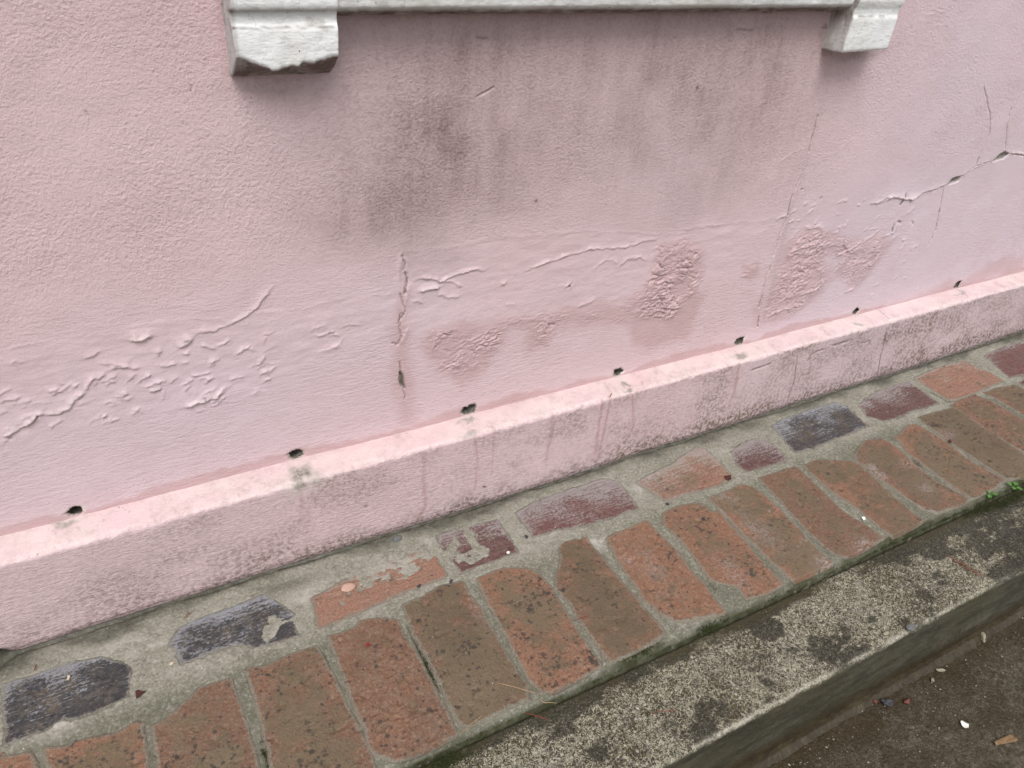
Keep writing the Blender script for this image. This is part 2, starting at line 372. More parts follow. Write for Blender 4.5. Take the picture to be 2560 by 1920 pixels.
def plain(name, c1, c2, scale=150, rough=.6, bump=.0006, spec=.3):
    k = M(name); a = k.noise(scale, 4, .6)
    return k.done(k.mix(k.step(a, .3, .7), c1, c2), rough, k.bump(a, bump), spec)
MAT_NEEDLE_RED = plain('russet_needle', (.23,.045,.035), (.15,.04,.025)); MAT_NEEDLE_TAN = plain('straw_needle', (.42,.29,.17), (.30,.19,.10)); MAT_NEEDLE_BROWN = plain('brown_needle', (.20,.075,.035), (.12,.045,.025))
MAT_LEAF_DARK = plain('dark_dead_leaf', (.075,.025,.018), (.045,.018,.014)); MAT_LEAF_TAN = plain('tan_dead_leaf', (.24,.155,.075), (.16,.10,.05)); MAT_PETAL = plain('white_petal', (.86,.85,.80), (.74,.73,.66)); MAT_CREAM = plain('cream_petal', (.58,.50,.38), (.48,.40,.28))
MAT_STONE_DARK = plain('dark_stone', (.035,.033,.040), (.07,.065,.07), 90); MAT_STONE_GREY = plain('grey_stone', (.10,.105,.105), (.16,.16,.155), 90); MAT_STONE_PALE = plain('pale_stone', (.30,.28,.20), (.22,.20,.14), 90); MAT_STONE_PINK = plain('pink_stone', (.50,.34,.27), (.42,.27,.21), 90); MAT_STONE_RED = plain('red_brick_chip', (.16,.055,.038), (.11,.04,.03), 90)
MAT_GREEN = plain('weed_green', (.085,.23,.035), (.06,.16,.025), 120, .5); MAT_MOSS = plain('moss_green', (.022,.030,.008), (.040,.050,.012), 300, .9)

# ------------------------------------------------------------------ the house wall
HW = 0.169; HOLES = W(0, (163,1116), (642,991), (1013,897), (1335,812), (1594,748), (1845,683), (2067,620))
house = tag(empty('pink_house', (1.6, 0, 0)), 'pink rendered house wall with stained, blistered paint rising from the brick edging', 'house')
def build_wall():
    us = lines((-6,-.5,.5), (-.5,.02,.02), (.02,2.35,.0016), (2.35,3.2,.0025), (3.2,3.8,.02), (3.8,12,.6)); vs = lines((-.20,.150,.05), (.150,.845,.0016), (.845,1.0,.012), (1.0,3.4,.3))
    F = Field(us, vs); U, V = F.U, F.V
    # slow unevenness of the render
    F.h += (fbm(U*3.1, V*3.1, 1, 3)-.5)*.007+(fbm(U*14, V*14, 4, 3)-.5)*.0022
    sm = F.at('smooth'); dirt_shade = F.at('dirt_shade'); damp = F.at('damp')
    # --- trowelled patch band, smoother than the pimpled render above
    top = np.concatenate([W(8,(-200,640),(0,610),(560,520),(1000,430),(1400,400),(1900,350)), W(10,(0,570),(320,540),(350,300),(640,270),(950,220),(1360,185),(1560,180),(1800,195)), W(6,(0,1500),(280,1440),(620,1400))])
    bot = np.concatenate([W(10,(2100,520),(1750,500),(1560,620),(1100,690),(830,750),(450,780),(330,700)), W(8,(1850,760),(1500,850),(1200,1000),(900,1040),(500,1150),(0,1250),(-200,1280))])
    F.poly(np.concatenate([top, bot]), .006, 'smooth', .92, wob=.010, fr=35)
    F.h += (fbm(U*30, V*75, 60, 4, .6)-.5)*.0016*sm
    F.line(top[1:], .0022, .0004, wob=.005, fr=60, taper=False)
    F.poly(W(6,(700,1320),(1200,1100),(2000,1040),(2212,1000),(2212,1500),(1500,1640),(640,1640)), .02, 'smooth', .55, wob=.01)
    F.poly(W(5,(1100,0),(2212,0),(2212,60),(1500,250),(1000,330)), .02, 'smooth', .5, wob=.01)
    # --- grime and painted shade under the sill; darker lines along the brackets
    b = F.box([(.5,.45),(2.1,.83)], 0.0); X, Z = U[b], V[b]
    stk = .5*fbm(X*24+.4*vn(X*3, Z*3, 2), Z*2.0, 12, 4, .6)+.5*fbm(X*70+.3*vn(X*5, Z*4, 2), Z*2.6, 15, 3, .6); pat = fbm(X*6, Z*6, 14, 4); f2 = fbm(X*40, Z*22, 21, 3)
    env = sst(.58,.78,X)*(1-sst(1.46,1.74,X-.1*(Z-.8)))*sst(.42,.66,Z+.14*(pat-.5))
    cl = env*np.clip(.25+.30*(stk-.46)+.20*(pat-.45), 0, .6)  # broad cloud: grime plus shade painted into the wall colour
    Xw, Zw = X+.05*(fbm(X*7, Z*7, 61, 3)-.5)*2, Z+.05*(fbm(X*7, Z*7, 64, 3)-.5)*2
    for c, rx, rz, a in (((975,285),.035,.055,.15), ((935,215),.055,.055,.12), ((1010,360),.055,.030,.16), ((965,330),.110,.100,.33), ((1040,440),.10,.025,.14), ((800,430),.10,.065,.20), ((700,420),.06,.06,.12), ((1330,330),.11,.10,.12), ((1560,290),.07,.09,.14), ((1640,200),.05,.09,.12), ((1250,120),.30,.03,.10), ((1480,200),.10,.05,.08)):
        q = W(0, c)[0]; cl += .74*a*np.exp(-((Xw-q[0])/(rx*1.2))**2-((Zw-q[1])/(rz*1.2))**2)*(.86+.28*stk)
    dirt_shade[b] = np.maximum(dirt_shade[b], np.clip(cl, 0, .8)*np.clip(.72+.56*f2, .6, 1.25))
    F.line(W(0,(1792,60),(1775,240),(1745,330),(1700,470),(1650,690)), .008, .16, 'dirt_shade', wob=.004, taper=False)
    F.line(np.array([(.70,.820),(1.0,.816),(1.55,.816)]), .012, .34, 'dirt_shade', wob=.006, taper=False)  # grime line, strengthened as painted contact shade below the sill
    F.line(W(7,(330,490),(640,500),(960,490)), .011, .36, 'dirt_shade', wob=.006)
    F.line(W(7,(270,0),(300,400),(330,480)), .008, .40, 'damp', wob=.003, taper=False)
    F.line(W(7,(1030,0),(1030,400)), .016, .22, 'dirt_shade', wob=.004, taper=False)
    F.line(W(6,(920,90),(905,330),(1040,370),(1330,320)), .012, .42, 'dirt_shade', wob=.006)
    for p in (W(6,(900,175),(985,180)), W(6,(930,150),(950,200)), W(6,(350,185),(470,190)), W(6,(520,78),(590,78)), W(7,(1900,235),(1985,245)), W(9,(545,715),(568,728))):
        F.line(p, .0015, .5, 'crack', wob=.002)
    # reddish tan under the far left of the bracket and at the top
    F.blob(W(9,(1150,150))[0], .09, .08, .16, 'damp', wob=.02, fr=12); F.blob(W(9,(1800,560))[0], .07, .012, .35, 'dirt_shade', wob=.006)
    # --- blisters, ridges and lifted paint
    R = F.line
    for z, w, h, p in ((10,.0030,.0030,((430,460),(530,450),(590,470),(690,430),(760,405),(850,405))), (10,.0026,.0026,((1060,410),(1140,385),(1250,340),(1350,310),(1430,285),(1620,275),(1750,240),(1820,225))),
        (10,.0030,.0024,((590,470),(650,480),(710,505))), (10,.0030,.0018,((930,495),(965,470))), (10,.0034,.0016,((1460,400),(1530,350),(1570,345),(1600,380))), (10,.0034,.0020,((1600,390),(1650,345),(1720,330),(1765,345))),
        (10,.0040,.0020,((560,540),(630,570),(700,560))), (10,.004,.0018,((960,600),(1010,610))), (10,.0035,.0018,((1380,620),(1470,575))), (10,.004,.0016,((420,580),(480,590))),
        (8,.0032,.0030,((1760,200),(1690,270),(1650,330),(1590,390),(1520,430),(1450,450),(1370,480),(1260,500))), (8,.0040,.0026,((650,690),(750,700),(800,715),(910,720))), (8,.0034,.0026,((570,800),(620,790),(680,760))),
        (8,.0036,.0022,((120,950),(190,930))), (8,.0036,.0022,((330,890),(400,870))), (8,.0034,.0020,((380,830),(420,815))), (8,.0034,.0022,((470,845),(500,835))), (8,.0036,.0022,((330,1110),(400,1060))),
        (8,.0034,.0026,((1240,770),(1300,770),(1360,755))), (8,.0040,.0022,((1030,650),(1010,620),(1040,610))), (8,.003,.0022,((1190,625),(1215,628))), (8,.0034,.0024,((1030,712),(1070,712),(1130,690))), (8,.003,.002,((1175,690),(1200,683))),
        (8,.0034,.0022,((1100,810),(1145,782))), (8,.0034,.0026,((1700,810),(1745,790))), (8,.003,.0018,((1690,745),(1730,735))), (8,.0030,.0020,((1300,580),(1390,605))), (8,.0030,.0018,((1540,590),(1640,610))), (8,.003,.0016,((1640,720),(1680,690),(1690,660))),
        (8,.0026,.0024,((1990,520),(2060,510),(2130,495),(2200,530),(2180,570),(2070,615))), (8,.004,.0016,((2000,470),(2110,450))), (8,.004,.0016,((540,660),(590,640),(640,620))), (8,.003,.0014,((70,690),(170,680))), (8,.0030,.0016,((1230,840),(1200,870))),
        (6,.0032,.0026,((1300,1530),(1370,1500),(1410,1440))), (6,.0045,.0030,((960,1580),(1000,1570))), (6,.0030,.0024,((980,1500),(1010,1490))), (6,.0030,.0024,((700,1620),(770,1590),(850,1570),(890,1545))), (6,.0030,.0026,((1000,1645),(1080,1610),(1160,1560))), (6,.0045,.0022,((800,1470),(880,1460),(920,1480))), (6,.004,.0026,((620,1410),(680,1380))),
        (6,.004,.0018,((1180,1560),(1290,1485))), (6,.004,.0022,((1480,1450),(1510,1420))), (6,.003,.0016,((1220,1480),(1280,1470))), (6,.003,.0010,((20,1480),(120,1460),(280,1440))), (6,.002,.0010,((620,1060),(720,980),(800,955))),
        (5,.0036,.0030,((1060,235),(1110,215),(1130,190))), (5,.0032,.0026,((560,380),(640,350),(720,330))), (5,.0034,.0022,((1080,160),(1110,110))), (5,.003,.0022,((760,260),(850,220),(900,205))), (5,.003,.002,((1160,90),(1230,50),(1280,0))), (10,.0018,.0012,((7*1.0,740),(60,720),(120,725)))):
        pp = W(z, *p); pp = pp if pp[-1][0] > pp[0][0] else pp[::-1]
        if random.random() < .5: F.line(pp-np.array([0,.0016]), .0010, .30, 'crack', wob=.003, fr=120, seed=int(p[0][0]) % 40)
        R(pp, w*.75, h*.78, wob=.0036, fr=120, wup=w*1.1, wdn=w*.42, seed=int(p[0][0]) % 40)
    # flakes: swell on the upper side, break off sharply below
    for z, h, up, p in ((8,.0060,.009,((840,552),(890,545),(925,530),(985,522))), (8,.0055,.010,((50,1180),(70,1140),(150,1100),(210,1070),(240,1025),(270,1003))), (8,.004,.008,((290,1020),(380,1015),(440,985),(480,930),(560,880))),
        (8,.0050,.008,((1150,600),(1210,555),(1235,535))), (8,.0045,.008,((960,872),(1000,872),(1045,862))), (8,.0065,.012,((1190,975),(1250,950),(1330,935),(1400,905),(1445,875))), (8,.0030,.006,((720,715),(800,722))),
        (10,.0060,.006,((465,530),(520,515),(580,503))), (10,.004,.006,((1300,500),(1340,492))), (6,.0060,.007,((1225,1320),(1290,1303),(1370,1265),(1450,1282),(1490,1283),(1560,1248))), (6,.004,.006,((1560,1248),(1650,1218),(1720,1192))), (6,.003,.005,((1810,1140),(1890,1078),(2000,1038))), (6,.003,.005,((2115,992),(2160,985),(2300,1010))),
        (10,.0035,.006,((1880,475),(1930,465))), (10,.003,.005,((1900,635),(1945,620)))):
        pp = W(z, *p); R(pp, .003, h*.62, wob=.0030, fr=120, wup=up, wdn=.0014, seed=int(p[0][0]) % 40)
        R(pp+np.array([0,.0022]), .0022, .7, 'pale', wob=.002, seed=int(p[0][0]) % 40); R(pp-np.array([0,.0018]), .0011, .36, 'crack', wob=.0015, seed=int(p[0][0]) % 40)
    # small blisters crowding the trowelled band at the left and the patch at the right
    for _ in range(150):
        if _ < 105: q = W(8, (random.uniform(0,1750), random.uniform(480,1120)))[0]; ok = abs(q[1]-np.interp(q[0], [.20,.45,.75], [.335,.352,.375])) < .055
        else: q = W(0, (random.uniform(1700,1980), random.uniform(430,640)))[0]; ok = True
        if not ok: continue
        ln = random.uniform(.002,.011); a = random.gauss(.25,.4); d = np.array([math.cos(a), math.sin(a)])*ln
        F.line(np.array([q-d, q+d*.1+np.array([0,.001]), q+d]), .002, random.uniform(.0007,.0024), wob=.0036, fr=130, wup=random.uniform(.002,.004), wdn=random.uniform(.0008,.0016), seed=random.randrange(40))
    # wrinkled damp patches
    def wrinkle(pts, amp, fx, fz, sh, soft=.020, seed=30):
        b, X, Z = F.near(pts, soft*2+.02, .014, 30, seed); f = 1-sst(-soft, soft*.4, poly_sd(X, Z, pts))
        a = X*1.0+sh*Z; q = fbm(a*fx*1.25+1.3*vn(X*70, Z*70, seed+3), (Z-.25*sh*X)*fz*1.9+1.6*vn(X*60, Z*60, seed+5), seed, 3, .6)
        F.h[b] += f*amp*.62*np.clip(2.6*fbm(X*26, Z*26, seed+9, 3)-.55, .12, 1.4)*(1-np.abs(2*q-1)*1.9); sm[b] *= 1-f
    wrinkle(W(10,(500,770),(620,720),(760,760),(960,740),(920,860),(830,980),(690,1050),(540,960),(470,860)), .0045, 55, 150, .5)
    wrinkle(W(10,(1830,270),(2000,215),(2085,290),(2085,420),(2060,520),(2000,620),(1900,700),(1650,690),(1600,610),(1770,500)), .0062, 60, 120, -.3, seed=34)
    wrinkle(W(10,(840,740),(1000,670),(1250,645),(1600,610),(1680,690),(1300,740),(1180,860),(1100,880),(1080,740)), .0034, 60, 150, .4, seed=38)
    wrinkle(W(5,(540,290),(600,150),(720,30),(860,0),(860,90),(800,200),(700,290)), .0038, 60, 120, .6, seed=41)
    wrinkle(W(6,(700,1640),(760,1560),(900,1540),(1060,1520),(1180,1580),(1300,1520),(1290,1640),(1000,1646)), .0040, 60, 100, .6, seed=44)
    wrinkle(W(0,(1650,690),(1675,600),(1700,530),(1760,488),(1805,505),(1775,560),(1800,600),(1765,640),(1700,685)), .0040, 55, 110, .7, seed=17)
    wrinkle(W(0,(1800,575),(1850,530),(1905,505),(1930,520),(1890,570),(1840,620)), .0032, 55, 110, .7, seed=20)
    wrinkle(W(5,(390,130),(410,70),(490,60),(510,110),(470,150)), .003, 60, 120, .5, .008, seed=47)
    wrinkle(W(5,(1060,220),(1040,150),(1100,60),(1250,0),(1300,0),(1260,80),(1160,180)), .003, 60, 120, .6, seed=50)
    # damp, redder areas with a clear edge
    dp = lambda z, a, *p, soft=.015, wob=.012: F.poly(W(z, *p), soft, 'damp', min(.8, a*1.18), wob=wob, fr=30)
    dp(10, .46, (1830,270),(2000,215),(2085,280),(2090,420),(2060,500),(2110,560),(2055,680),(1990,800),(1820,860),(1700,830),(1640,720),(1400,740),(1260,760),(1150,870),(1085,900),(1085,750),(970,730),(910,870),(830,980),(690,1090),(600,1000),(520,960),(460,850),(500,770),(620,720),(720,715),(850,735),(910,690),(1050,660),(1250,635),(1420,610),(1600,610),(1750,500),(1790,400))
    dp(10, .42, (335,540),(395,520),(380,700),(375,830),(400,1000),(440,1280),(370,1290),(350,1130),(295,1060),(300,830))
    dp(5, .34, (550,290),(590,140),(700,30),(760,0),(870,0),(860,100),(760,200),(640,280)); dp(5, .38, (380,140),(400,60),(500,50),(510,120),(460,160), soft=.006); dp(5, .34, (1020,60),(1110,0),(1300,0),(1250,100),(1110,240),(1050,230),(1080,130))
    dp(0, .40, (1650,692),(1672,600),(1700,528),(1760,485),(1808,505),(1778,560),(1805,600),(1765,645),(1700,690)); dp(0, .34, (1800,580),(1850,528),(1905,503),(1935,520),(1890,575),(1838,628))
    dp(6, .36, (690,1650),(760,1560),(900,1530),(1000,1500),(1180,1550),(1330,1490),(1300,1650)); dp(6, .45, (0,1530),(90,1550),(150,1640),(0,1646))
    dp(5, .36, (1100,380),(1500,260),(1650,190),(1740,150),(1800,170),(2050,20),(2212,0),(2212,90),(1700,230),(1300,340)); dp(5,.30,(480,330),(520,240),(560,90),(590,60),(560,170),(535,300),(520,460),(480,470))
    # --- tide line just above the plinth
    b = F.box([(-.5,.14),(3.4,.24)], 0); X, Z = U[b], V[b]
    tide = fbm(X*9, Z*0+.5, 17, 4, .6)*.034+fbm(X*60, Z*30, 18, 2)*.006
    damp[b] = np.maximum(damp[b], .62*(1-sst(-.003,.007, Z-HW-tide+.010)))
    # --- cracks and holes in the skin
    def crk(z, w, a, *p, d=.0025):
        pp = W(z, *p); F.line(pp, w*.75, a*.82, 'crack', wob=.0026, fr=150, taper=False); F.line(pp, w*1.2, -d, wob=.0022, fr=130, taper=False)
    crk(10,.0011,.8,(360,320),(375,370),(370,400)); crk(10,.0014,1,(378,420),(391,460),(380,510),(374,540)); crk(10,.001,.7,(350,660),(345,740),(355,800),(335,830),(305,825)); crk(10,.0011,.8,(345,935),(352,970),(350,1000)); crk(10,.0009,.6,(368,1085),(380,1130),(370,1152)); crk(10,.0009,.5,(345,540),(380,640),(345,700))
    for p in (((355,330),(340,420),(350,560)), ((400,470),(390,560),(360,660)), ((400,740),(380,790),(350,830))): F.line(W(10,*p), .004, .0018, wob=.003)
    crk(6,.0012,.75,(880,740),(860,830),(825,975)); crk(6,.0010,.45,(760,1150),(720,1250)); crk(6,.0013,.8,(720,1250),(695,1330),(690,1380)); crk(6,.0010,.5,(690,1380),(640,1500),(600,1645)); crk(5,.0010,.45,(580,60),(550,140),(520,260)); crk(5,.0014,.8,(520,260),(505,330)); crk(5,.0018,.95,(505,390),(500,450))
    crk(6,.0010,.5,(1220,1320),(1290,1303),(1370,1265)); crk(6,.0012,.7,(1560,1248),(1650,1218),(1720,1190),(1760,1150)); crk(6,.0011,.7,(1810,1135),(1890,1075),(2000,1035)); crk(6,.0011,.6,(2115,990),(2212,1000),(2300,1010)); crk(6,.0012,.9,(1922,1010),(1905,1060)); crk(6,.0008,.38,(1920,1010),(1960,920),(1985,850),(1990,750),(1970,640),(1950,560)); crk(6,.0014,.9,(2127,695),(2112,740)); crk(6,.0008,.35,(2210,560),(2100,790),(2090,950))
    crk(6,.0010,.6,(1700,1210),(1670,1370)); crk(6,.0014,.95,(1672,1355),(1645,1480)); crk(6,.001,.5,(1645,1480),(1600,1580)); crk(6,.0024,1,(1455,1250),(1440,1290),(1420,1315)); crk(6,.002,1,(1378,1450),(1365,1490)); crk(6,.002,.8,(1405,1425),(1420,1435)); crk(6,.002,.9,(1495,1425),(1500,1440)); crk(6,.0012,.9,(905,1268),(900,1280)); crk(6,.0018,.8,(775,1215),(785,1217)); crk(6,.0010,.7,(1010,1630),(1000,1646)); crk(5,.0012,.6,(1115,110),(1090,160))
    crk(9,.0006,.45,(1225,550),(1228,590)); crk(7,.0009,.5,(1910,620),(2015,565)); crk(10,.0020,1,(1318,498),(1332,492)); crk(10,.0012,.8,(600,775),(640,780)); crk(8,.0016,.9,(50,1172),(70,1180)); crk(8,.0012,.8,(215,1065),(240,1030)); crk(8,.0010,.8,(1313,915),(1316,935)); crk(8,.0011,.7,(1195,560),(1215,548)); crk(8,.0010,.7,(1000,870),(1040,862)); crk(8,.0010,.6,(2120,497),(2150,497)); crk(10,.0014,.7,(1800,490),(1850,488)); crk(10,.0014,.7,(1200,715),(1240,720))
    F.line(W(6,(110,550),(108,575)), .003, .75, 'crack', wob=.001); F.line(W(10,(1125,0),(1135,8)), .003, .8, 'crack', wob=.001)
    for z, p in ((10,((348,990),(360,1010),(372,1083),(352,1083),(338,1040))), (6,((1726,1188),(1750,1152),(1812,1132),(1800,1162),(1760,1182))), (6,((2005,1042),(2060,990),(2090,976),(2117,992),(2080,1022)))):
        pp = W(z, *p); r = F.poly(pp, .0012, 'bare', 1.0, wob=.002, fr=120); b2, f = r; F.h[b2] -= f*.006; sm[b2] = np.maximum(sm[b2], f*.6)
        lo = pp[[0,-1,-2,-3]]; F.line(pp[[0,1,2]], .0022, .6, 'crack', wob=.0015, taper=False)
    # --- weep holes: open right through the skin
    drop = np.zeros((len(us)-1, len(vs)-1), bool)
    bt = F.at('bare'); hole_y = []
    for i, (cx, cz) in enumerate(HOLES):
        cz = max(cz, HW+.0112); b = F.box([(cx,cz)], .06); X, Z = U[b], V[b]; ang = np.arctan2(Z-cz, X-cx)
        rr = np.hypot((X-cx)/1.25, Z-cz); rad = .0086*(.88,1.0,1.12,.95,1.0,.9,1.05)[i]*(1+.45*(fbm(ang*1.5+9*i, ang*0+i, 22, 3)-.5)*2)
        sd = rr-rad; bt[b] = np.maximum(bt[b], (1-sst(.0002,.0012+.0030*vn(X*120, Z*120, 8)**2, sd))*.75); F.at('pale')[b] = np.maximum(F.at('pale')[b], (1-sst(.001,.010*vn(X*70, Z*70, 9)+.002, sd))*.9)
        F.h[b] -= .002*(1-sst(0,.004,sd)); hole_y.append(float((-F.h[b][np.abs(sd) < .008]).max()))
        ii = np.arange(b[0].start, b[0].stop-1); jj = np.arange(b[1].start, b[1].stop-1)
        drop[np.ix_(ii, jj)] = (sd[:-1,:-1] < 0) & (sd[1:,1:] < .0012)
    fd = F.at('faded_skylit'); fd += np.clip(.55*sst(.62,.36,V+.16*(fbm(U*3, V*3, 70, 3)-.5))*(1-.6*sst(.8,1.0,U)*(1-sst(1.5,1.8,U)))+.75*sst(1.45,1.95,U)+.5*(fbm(U*4, V*4, 72, 4)-.5), 0, 1)*(1-.8*damp)  # lavender tone low and right: paint fade plus painted sky light
    edge = sst(-.5,0,U)*(1-sst(2.9,3.4,U))*(1-sst(.85,.98,V)); F.h *= .25+.75*edge
    P = np.stack([U, -F.h, V], -1)
    # the back and the outer edges give the wall its thickness
    x0, x1, z0, z1, y0, y1 = us[0], us[-1], vs[0], vs[-1], 0.0, .24
    ev = np.array([(x0,y0,z0),(x1,y0,z0),(x1,y0,z1),(x0,y0,z1),(x0,y1,z0),(x1,y1,z0),(x1,y1,z1),(x0,y1,z1)])
    ef = np.array([(4,7,6,5),(0,4,5,1),(3,2,6,7),(0,3,7,4),(1,5,6,2)])
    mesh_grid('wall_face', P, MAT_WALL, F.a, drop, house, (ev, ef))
    # a rough-sided tube behind each opening
    for i, (cx, cz) in enumerate(HOLES):
        cz = max(cz, HW+.0112); n = 28; rows = []
        for d, r in ((.0010,.0140),(.004,.0130),(.012,.0115),(.026,.0098),(.045,.0085),(.052,.0045),(.0525,.0002)):
            t = np.linspace(0, 2*np.pi, n+1); k = 1+.22*(fbm(np.cos(t)*1.6+5*i, np.sin(t)*1.6+d*60, 27, 2)-.5)
            rows.append(np.stack([cx+1.25*r*k*np.cos(t), np.full(n+1, d+hole_y[i]), cz+r*k*np.sin(t)-d*.12], -1))
        mesh_grid('weep_hole', np.array(rows), MAT_HOLE, parent=house)
build_wall()

LX = G(1,(150,905))[0][0]
def build_plinth():
    us = lines((-6,-.4,.4), (-.4,.05,.02), (.05,2.5,.0016), (2.5,3.3,.003), (3.3,12,.5))
    prof = [(.004,HW+.001),(-.0445,.1658)]                      # sloping top, rounded arris, face, rounded foot
    for t in np.linspace(0, math.pi/2, 7)[1:]: prof.append((-.0445-.0052*math.sin(t), .1606+.0052*math.cos(t)))
    prof += [(-.0515,.05),(-.0518,.010),(-.0485,-.002),(-.030,-.006),(.004,-.006)]
    prof = np.array(prof); L = np.r_[0, np.cumsum(np.hypot(*np.diff(prof, axis=0).T))]
    s = np.arange(0, L[-1], .0017); py = np.interp(s, L, prof[:,0]); pz = np.interp(s, L, prof[:,1])
    ty, tz = np.gradient(py), np.gradient(pz); nn = np.hypot(ty, tz); ny, nz = tz/nn, -ty/nn      # outward
    if ny[len(ny)//2] > 0: ny, nz = -ny, -nz
    lt = L[1]; lf = L[8]; le = L[9]
    F = Field(us, s); U, Sv = F.U, F.V
    F.h += (fbm(U*6, Sv*6, 31, 3)-.5)*.003+(fbm(U*60, Sv*40, 33, 3)-.5)*.0009
    ar = np.exp(-((Sv-(lt+.003))/.004)**2); F.h += (fbm(U*2.2, U*0+7, 46, 3)-.5)*.006*(.25+.75*sst(lt-.01,lt+.01,Sv)); F.h -= ar*.0042*np.clip(fbm(U*70, Sv*30, 35, 4, .6)*2.4-.75, 0, 1.5)   # chipped arris
    dirt_shade, damp, pale, bare, crack, sm = (F.at(a) for a in ('dirt_shade','damp','pale','bare','crack','smooth'))
    onface = sst(lt+.003, lt+.008, Sv); ontop = 1-onface
    pale += ontop*np.clip(.30+1.5*(fbm(U*14, Sv*24, 36, 5, .6)-.40), 0, .95); damp += ontop*.15*sst(.52,.72,fbm(U*18, Sv*30, 38, 4, .6)); sm += ontop*.55
    pale[:] = np.maximum(pale, .95*np.exp(-((Sv-lt+.0005)/.0026)**2)*np.clip(fbm(U*16, Sv*2, 39, 3)*2-.3, 0, 1))
    dirt_shade += ontop*.35*np.clip(fbm(U*50, Sv*50, 37, 4)*2-.8, 0, 1)
    zz = np.interp(Sv, s, pz)
    rise = fbm(U*7, U*0, 41, 4, .6)*.05
    dirt_shade += onface*(.62*(1-sst(-.004,.020+1.4*rise, zz))+.34*sst(.40,.72,fbm(U*9, zz*16, 42, 5, .6))+.17)
    dirt_shade += onface*.26*sst(1.15,1.70,U)*sst(.40,.68,fbm(U*11, zz*16, 43, 5, .6)); dirt_shade += onface*.12*sst(1.3,2.0,U)
    def pf(z, *p): q = PF(z, *p); q[:,1] = L[7]+(.1606-q[:,1]); return q
    for w, a, z, p in ((.0050,.36,4,((540,725),(535,900),(545,1050),(510,1130))), (.0038,.34,4,((870,620),(880,760),(865,950))), (.003,.30,4,((990,580),(985,700),(970,860))), (.0055,.34,4,((1370,480),(1355,600),(1320,760))), (.0050,.42,4,((1690,390),(1660,560),(1635,730))), (.0042,.40,4,((1740,370),(1715,480),(1690,600),(1660,760))), (.0048,.36,4,((1875,345),(1885,430),(1880,560),(1850,620))), (.003,.26,4,((1915,330),(1900,430))), (.0026,.26,4,((930,600),(915,680))), (.003,.24,4,((1090,560),(1080,650))),
        (.0050,.42,5,((385,700),(355,830),(310,970))), (.0030,.5,5,((760,620),(745,720),(735,800),(690,940))), (.004,.4,5,((840,690),(820,800))), (.0025,.3,5,((680,650),(650,780))), (.003,.4,5,((990,600),(985,640))), (.005,.3,5,((1620,390),(1600,440))), (.004,.22,1,((1980,0),(1975,130))), (.004,.22,8,((1930,1490),(1940,1640)))):
        q = pf(z, *p); F.line(q, w*.8, a*1.7, 'damp', wob=.0016, seed=int(p[0][0]) % 40, taper=False, fr=60); F.line(q, w*.8, a*.8, 'dirt_shade', wob=.0016, taper=False, seed=int(p[0][0]) % 40, fr=60)
    for z, w, a, p in ((5,.0012,.8,((1325,460),(1312,560),(1290,640),(1270,750),(1255,790))), (5,.0022,.6,((450,740),(520,715),(590,690))), (5,.0026,.65,((975,575),(1030,560),(1080,545))), (5,.0020,.6,((822,685),(840,645),(880,615),(935,598))), (5,.0012,.6,((1355,700),(1350,745))), (5,.0018,.5,((1160,560),(1220,545),(1210,580))), (5,.0018,.5,((1640,370),(1600,420))), (5,.001,.5,((680,950),(735,800),(750,690))), (5,.001,.4,((1870,380),(1880,350)))):
        q = pf(z, *p); F.line(q, w, a, 'crack', wob=.002, fr=110); F.line(q, w*1.3, -.0016, wob=.002, fr=110)
    F.line(pf(4,(150,1065),(180,1060)), .0022, .7, 'crack', wob=.002); F.line(pf(4,(915,935),(935,938)), .0025, .9, 'crack', wob=.001)
    # bare cement and lime on the top below each weep hole
    def pt(z, *p): q = PT(z, *p); return np.stack([q[:,0], -q[:,1]*L[1]/.0445], -1)
    for z, c, rx, ry, a in ((8,(1940,1400),.020,.016,.95), (8,(1915,1460),.013,.010,.85), (8,(2010,1420),.015,.012,.5), (5,(390,640),.016,.007,.9), (5,(1150,440),.010,.006,.6), (4,(1830,285),.007,.010,.9), (4,(1850,320),.008,.004,.9), (4,(825,525),.014,.006,.7), (4,(850,595),.016,.004,.55), (1,(420,85),.014,.006,.6), (5,(1810,240),.018,.004,.5), (5,(1770,255),.012,.003,.5)):
        F.blob(pt(z, c)[0], rx, ry, a*.95, 'bare', wob=.010, fr=70, p=1.5); F.blob(pt(z, c)[0], rx*1.7, ry*1.9, .9, 'pale', wob=.008, fr=60)
    F.line(pt(5,(1780,215),(1860,262)), .0016, .5, 'crack', wob=.001); F.line(pt(5,(1280,350),(1350,405)), .0010, .5, 'crack', wob=.001)
    dirt_shade[:] = np.clip(dirt_shade*.86, 0, .8); F.at('faded_skylit')[:] = onface*np.clip(.15+.4*sst(1.3,1.9,U), 0, 1)  # lavender on the face, painted sky tint growing to the right
    foot = np.clip(1-zz/.02, 0, 1)
    lift = foot*(.026*(1-sst(LX-.045,LX,U))+.004*(fbm(U*14, U*0+3, 45, 3)-.3))     # uneven foot, lifted at the far left
    P = np.stack([U, py[None,:]+ny[None,:]*F.h, pz[None,:]+nz[None,:]*F.h+lift], -1)
    P[:, 0] = np.stack([us, np.full(len(us), .004), np.full(len(us), HW+.001)], -1)
    mesh_grid('plinth', P, MAT_PLINTH, F.a, None, house)
build_plinth()

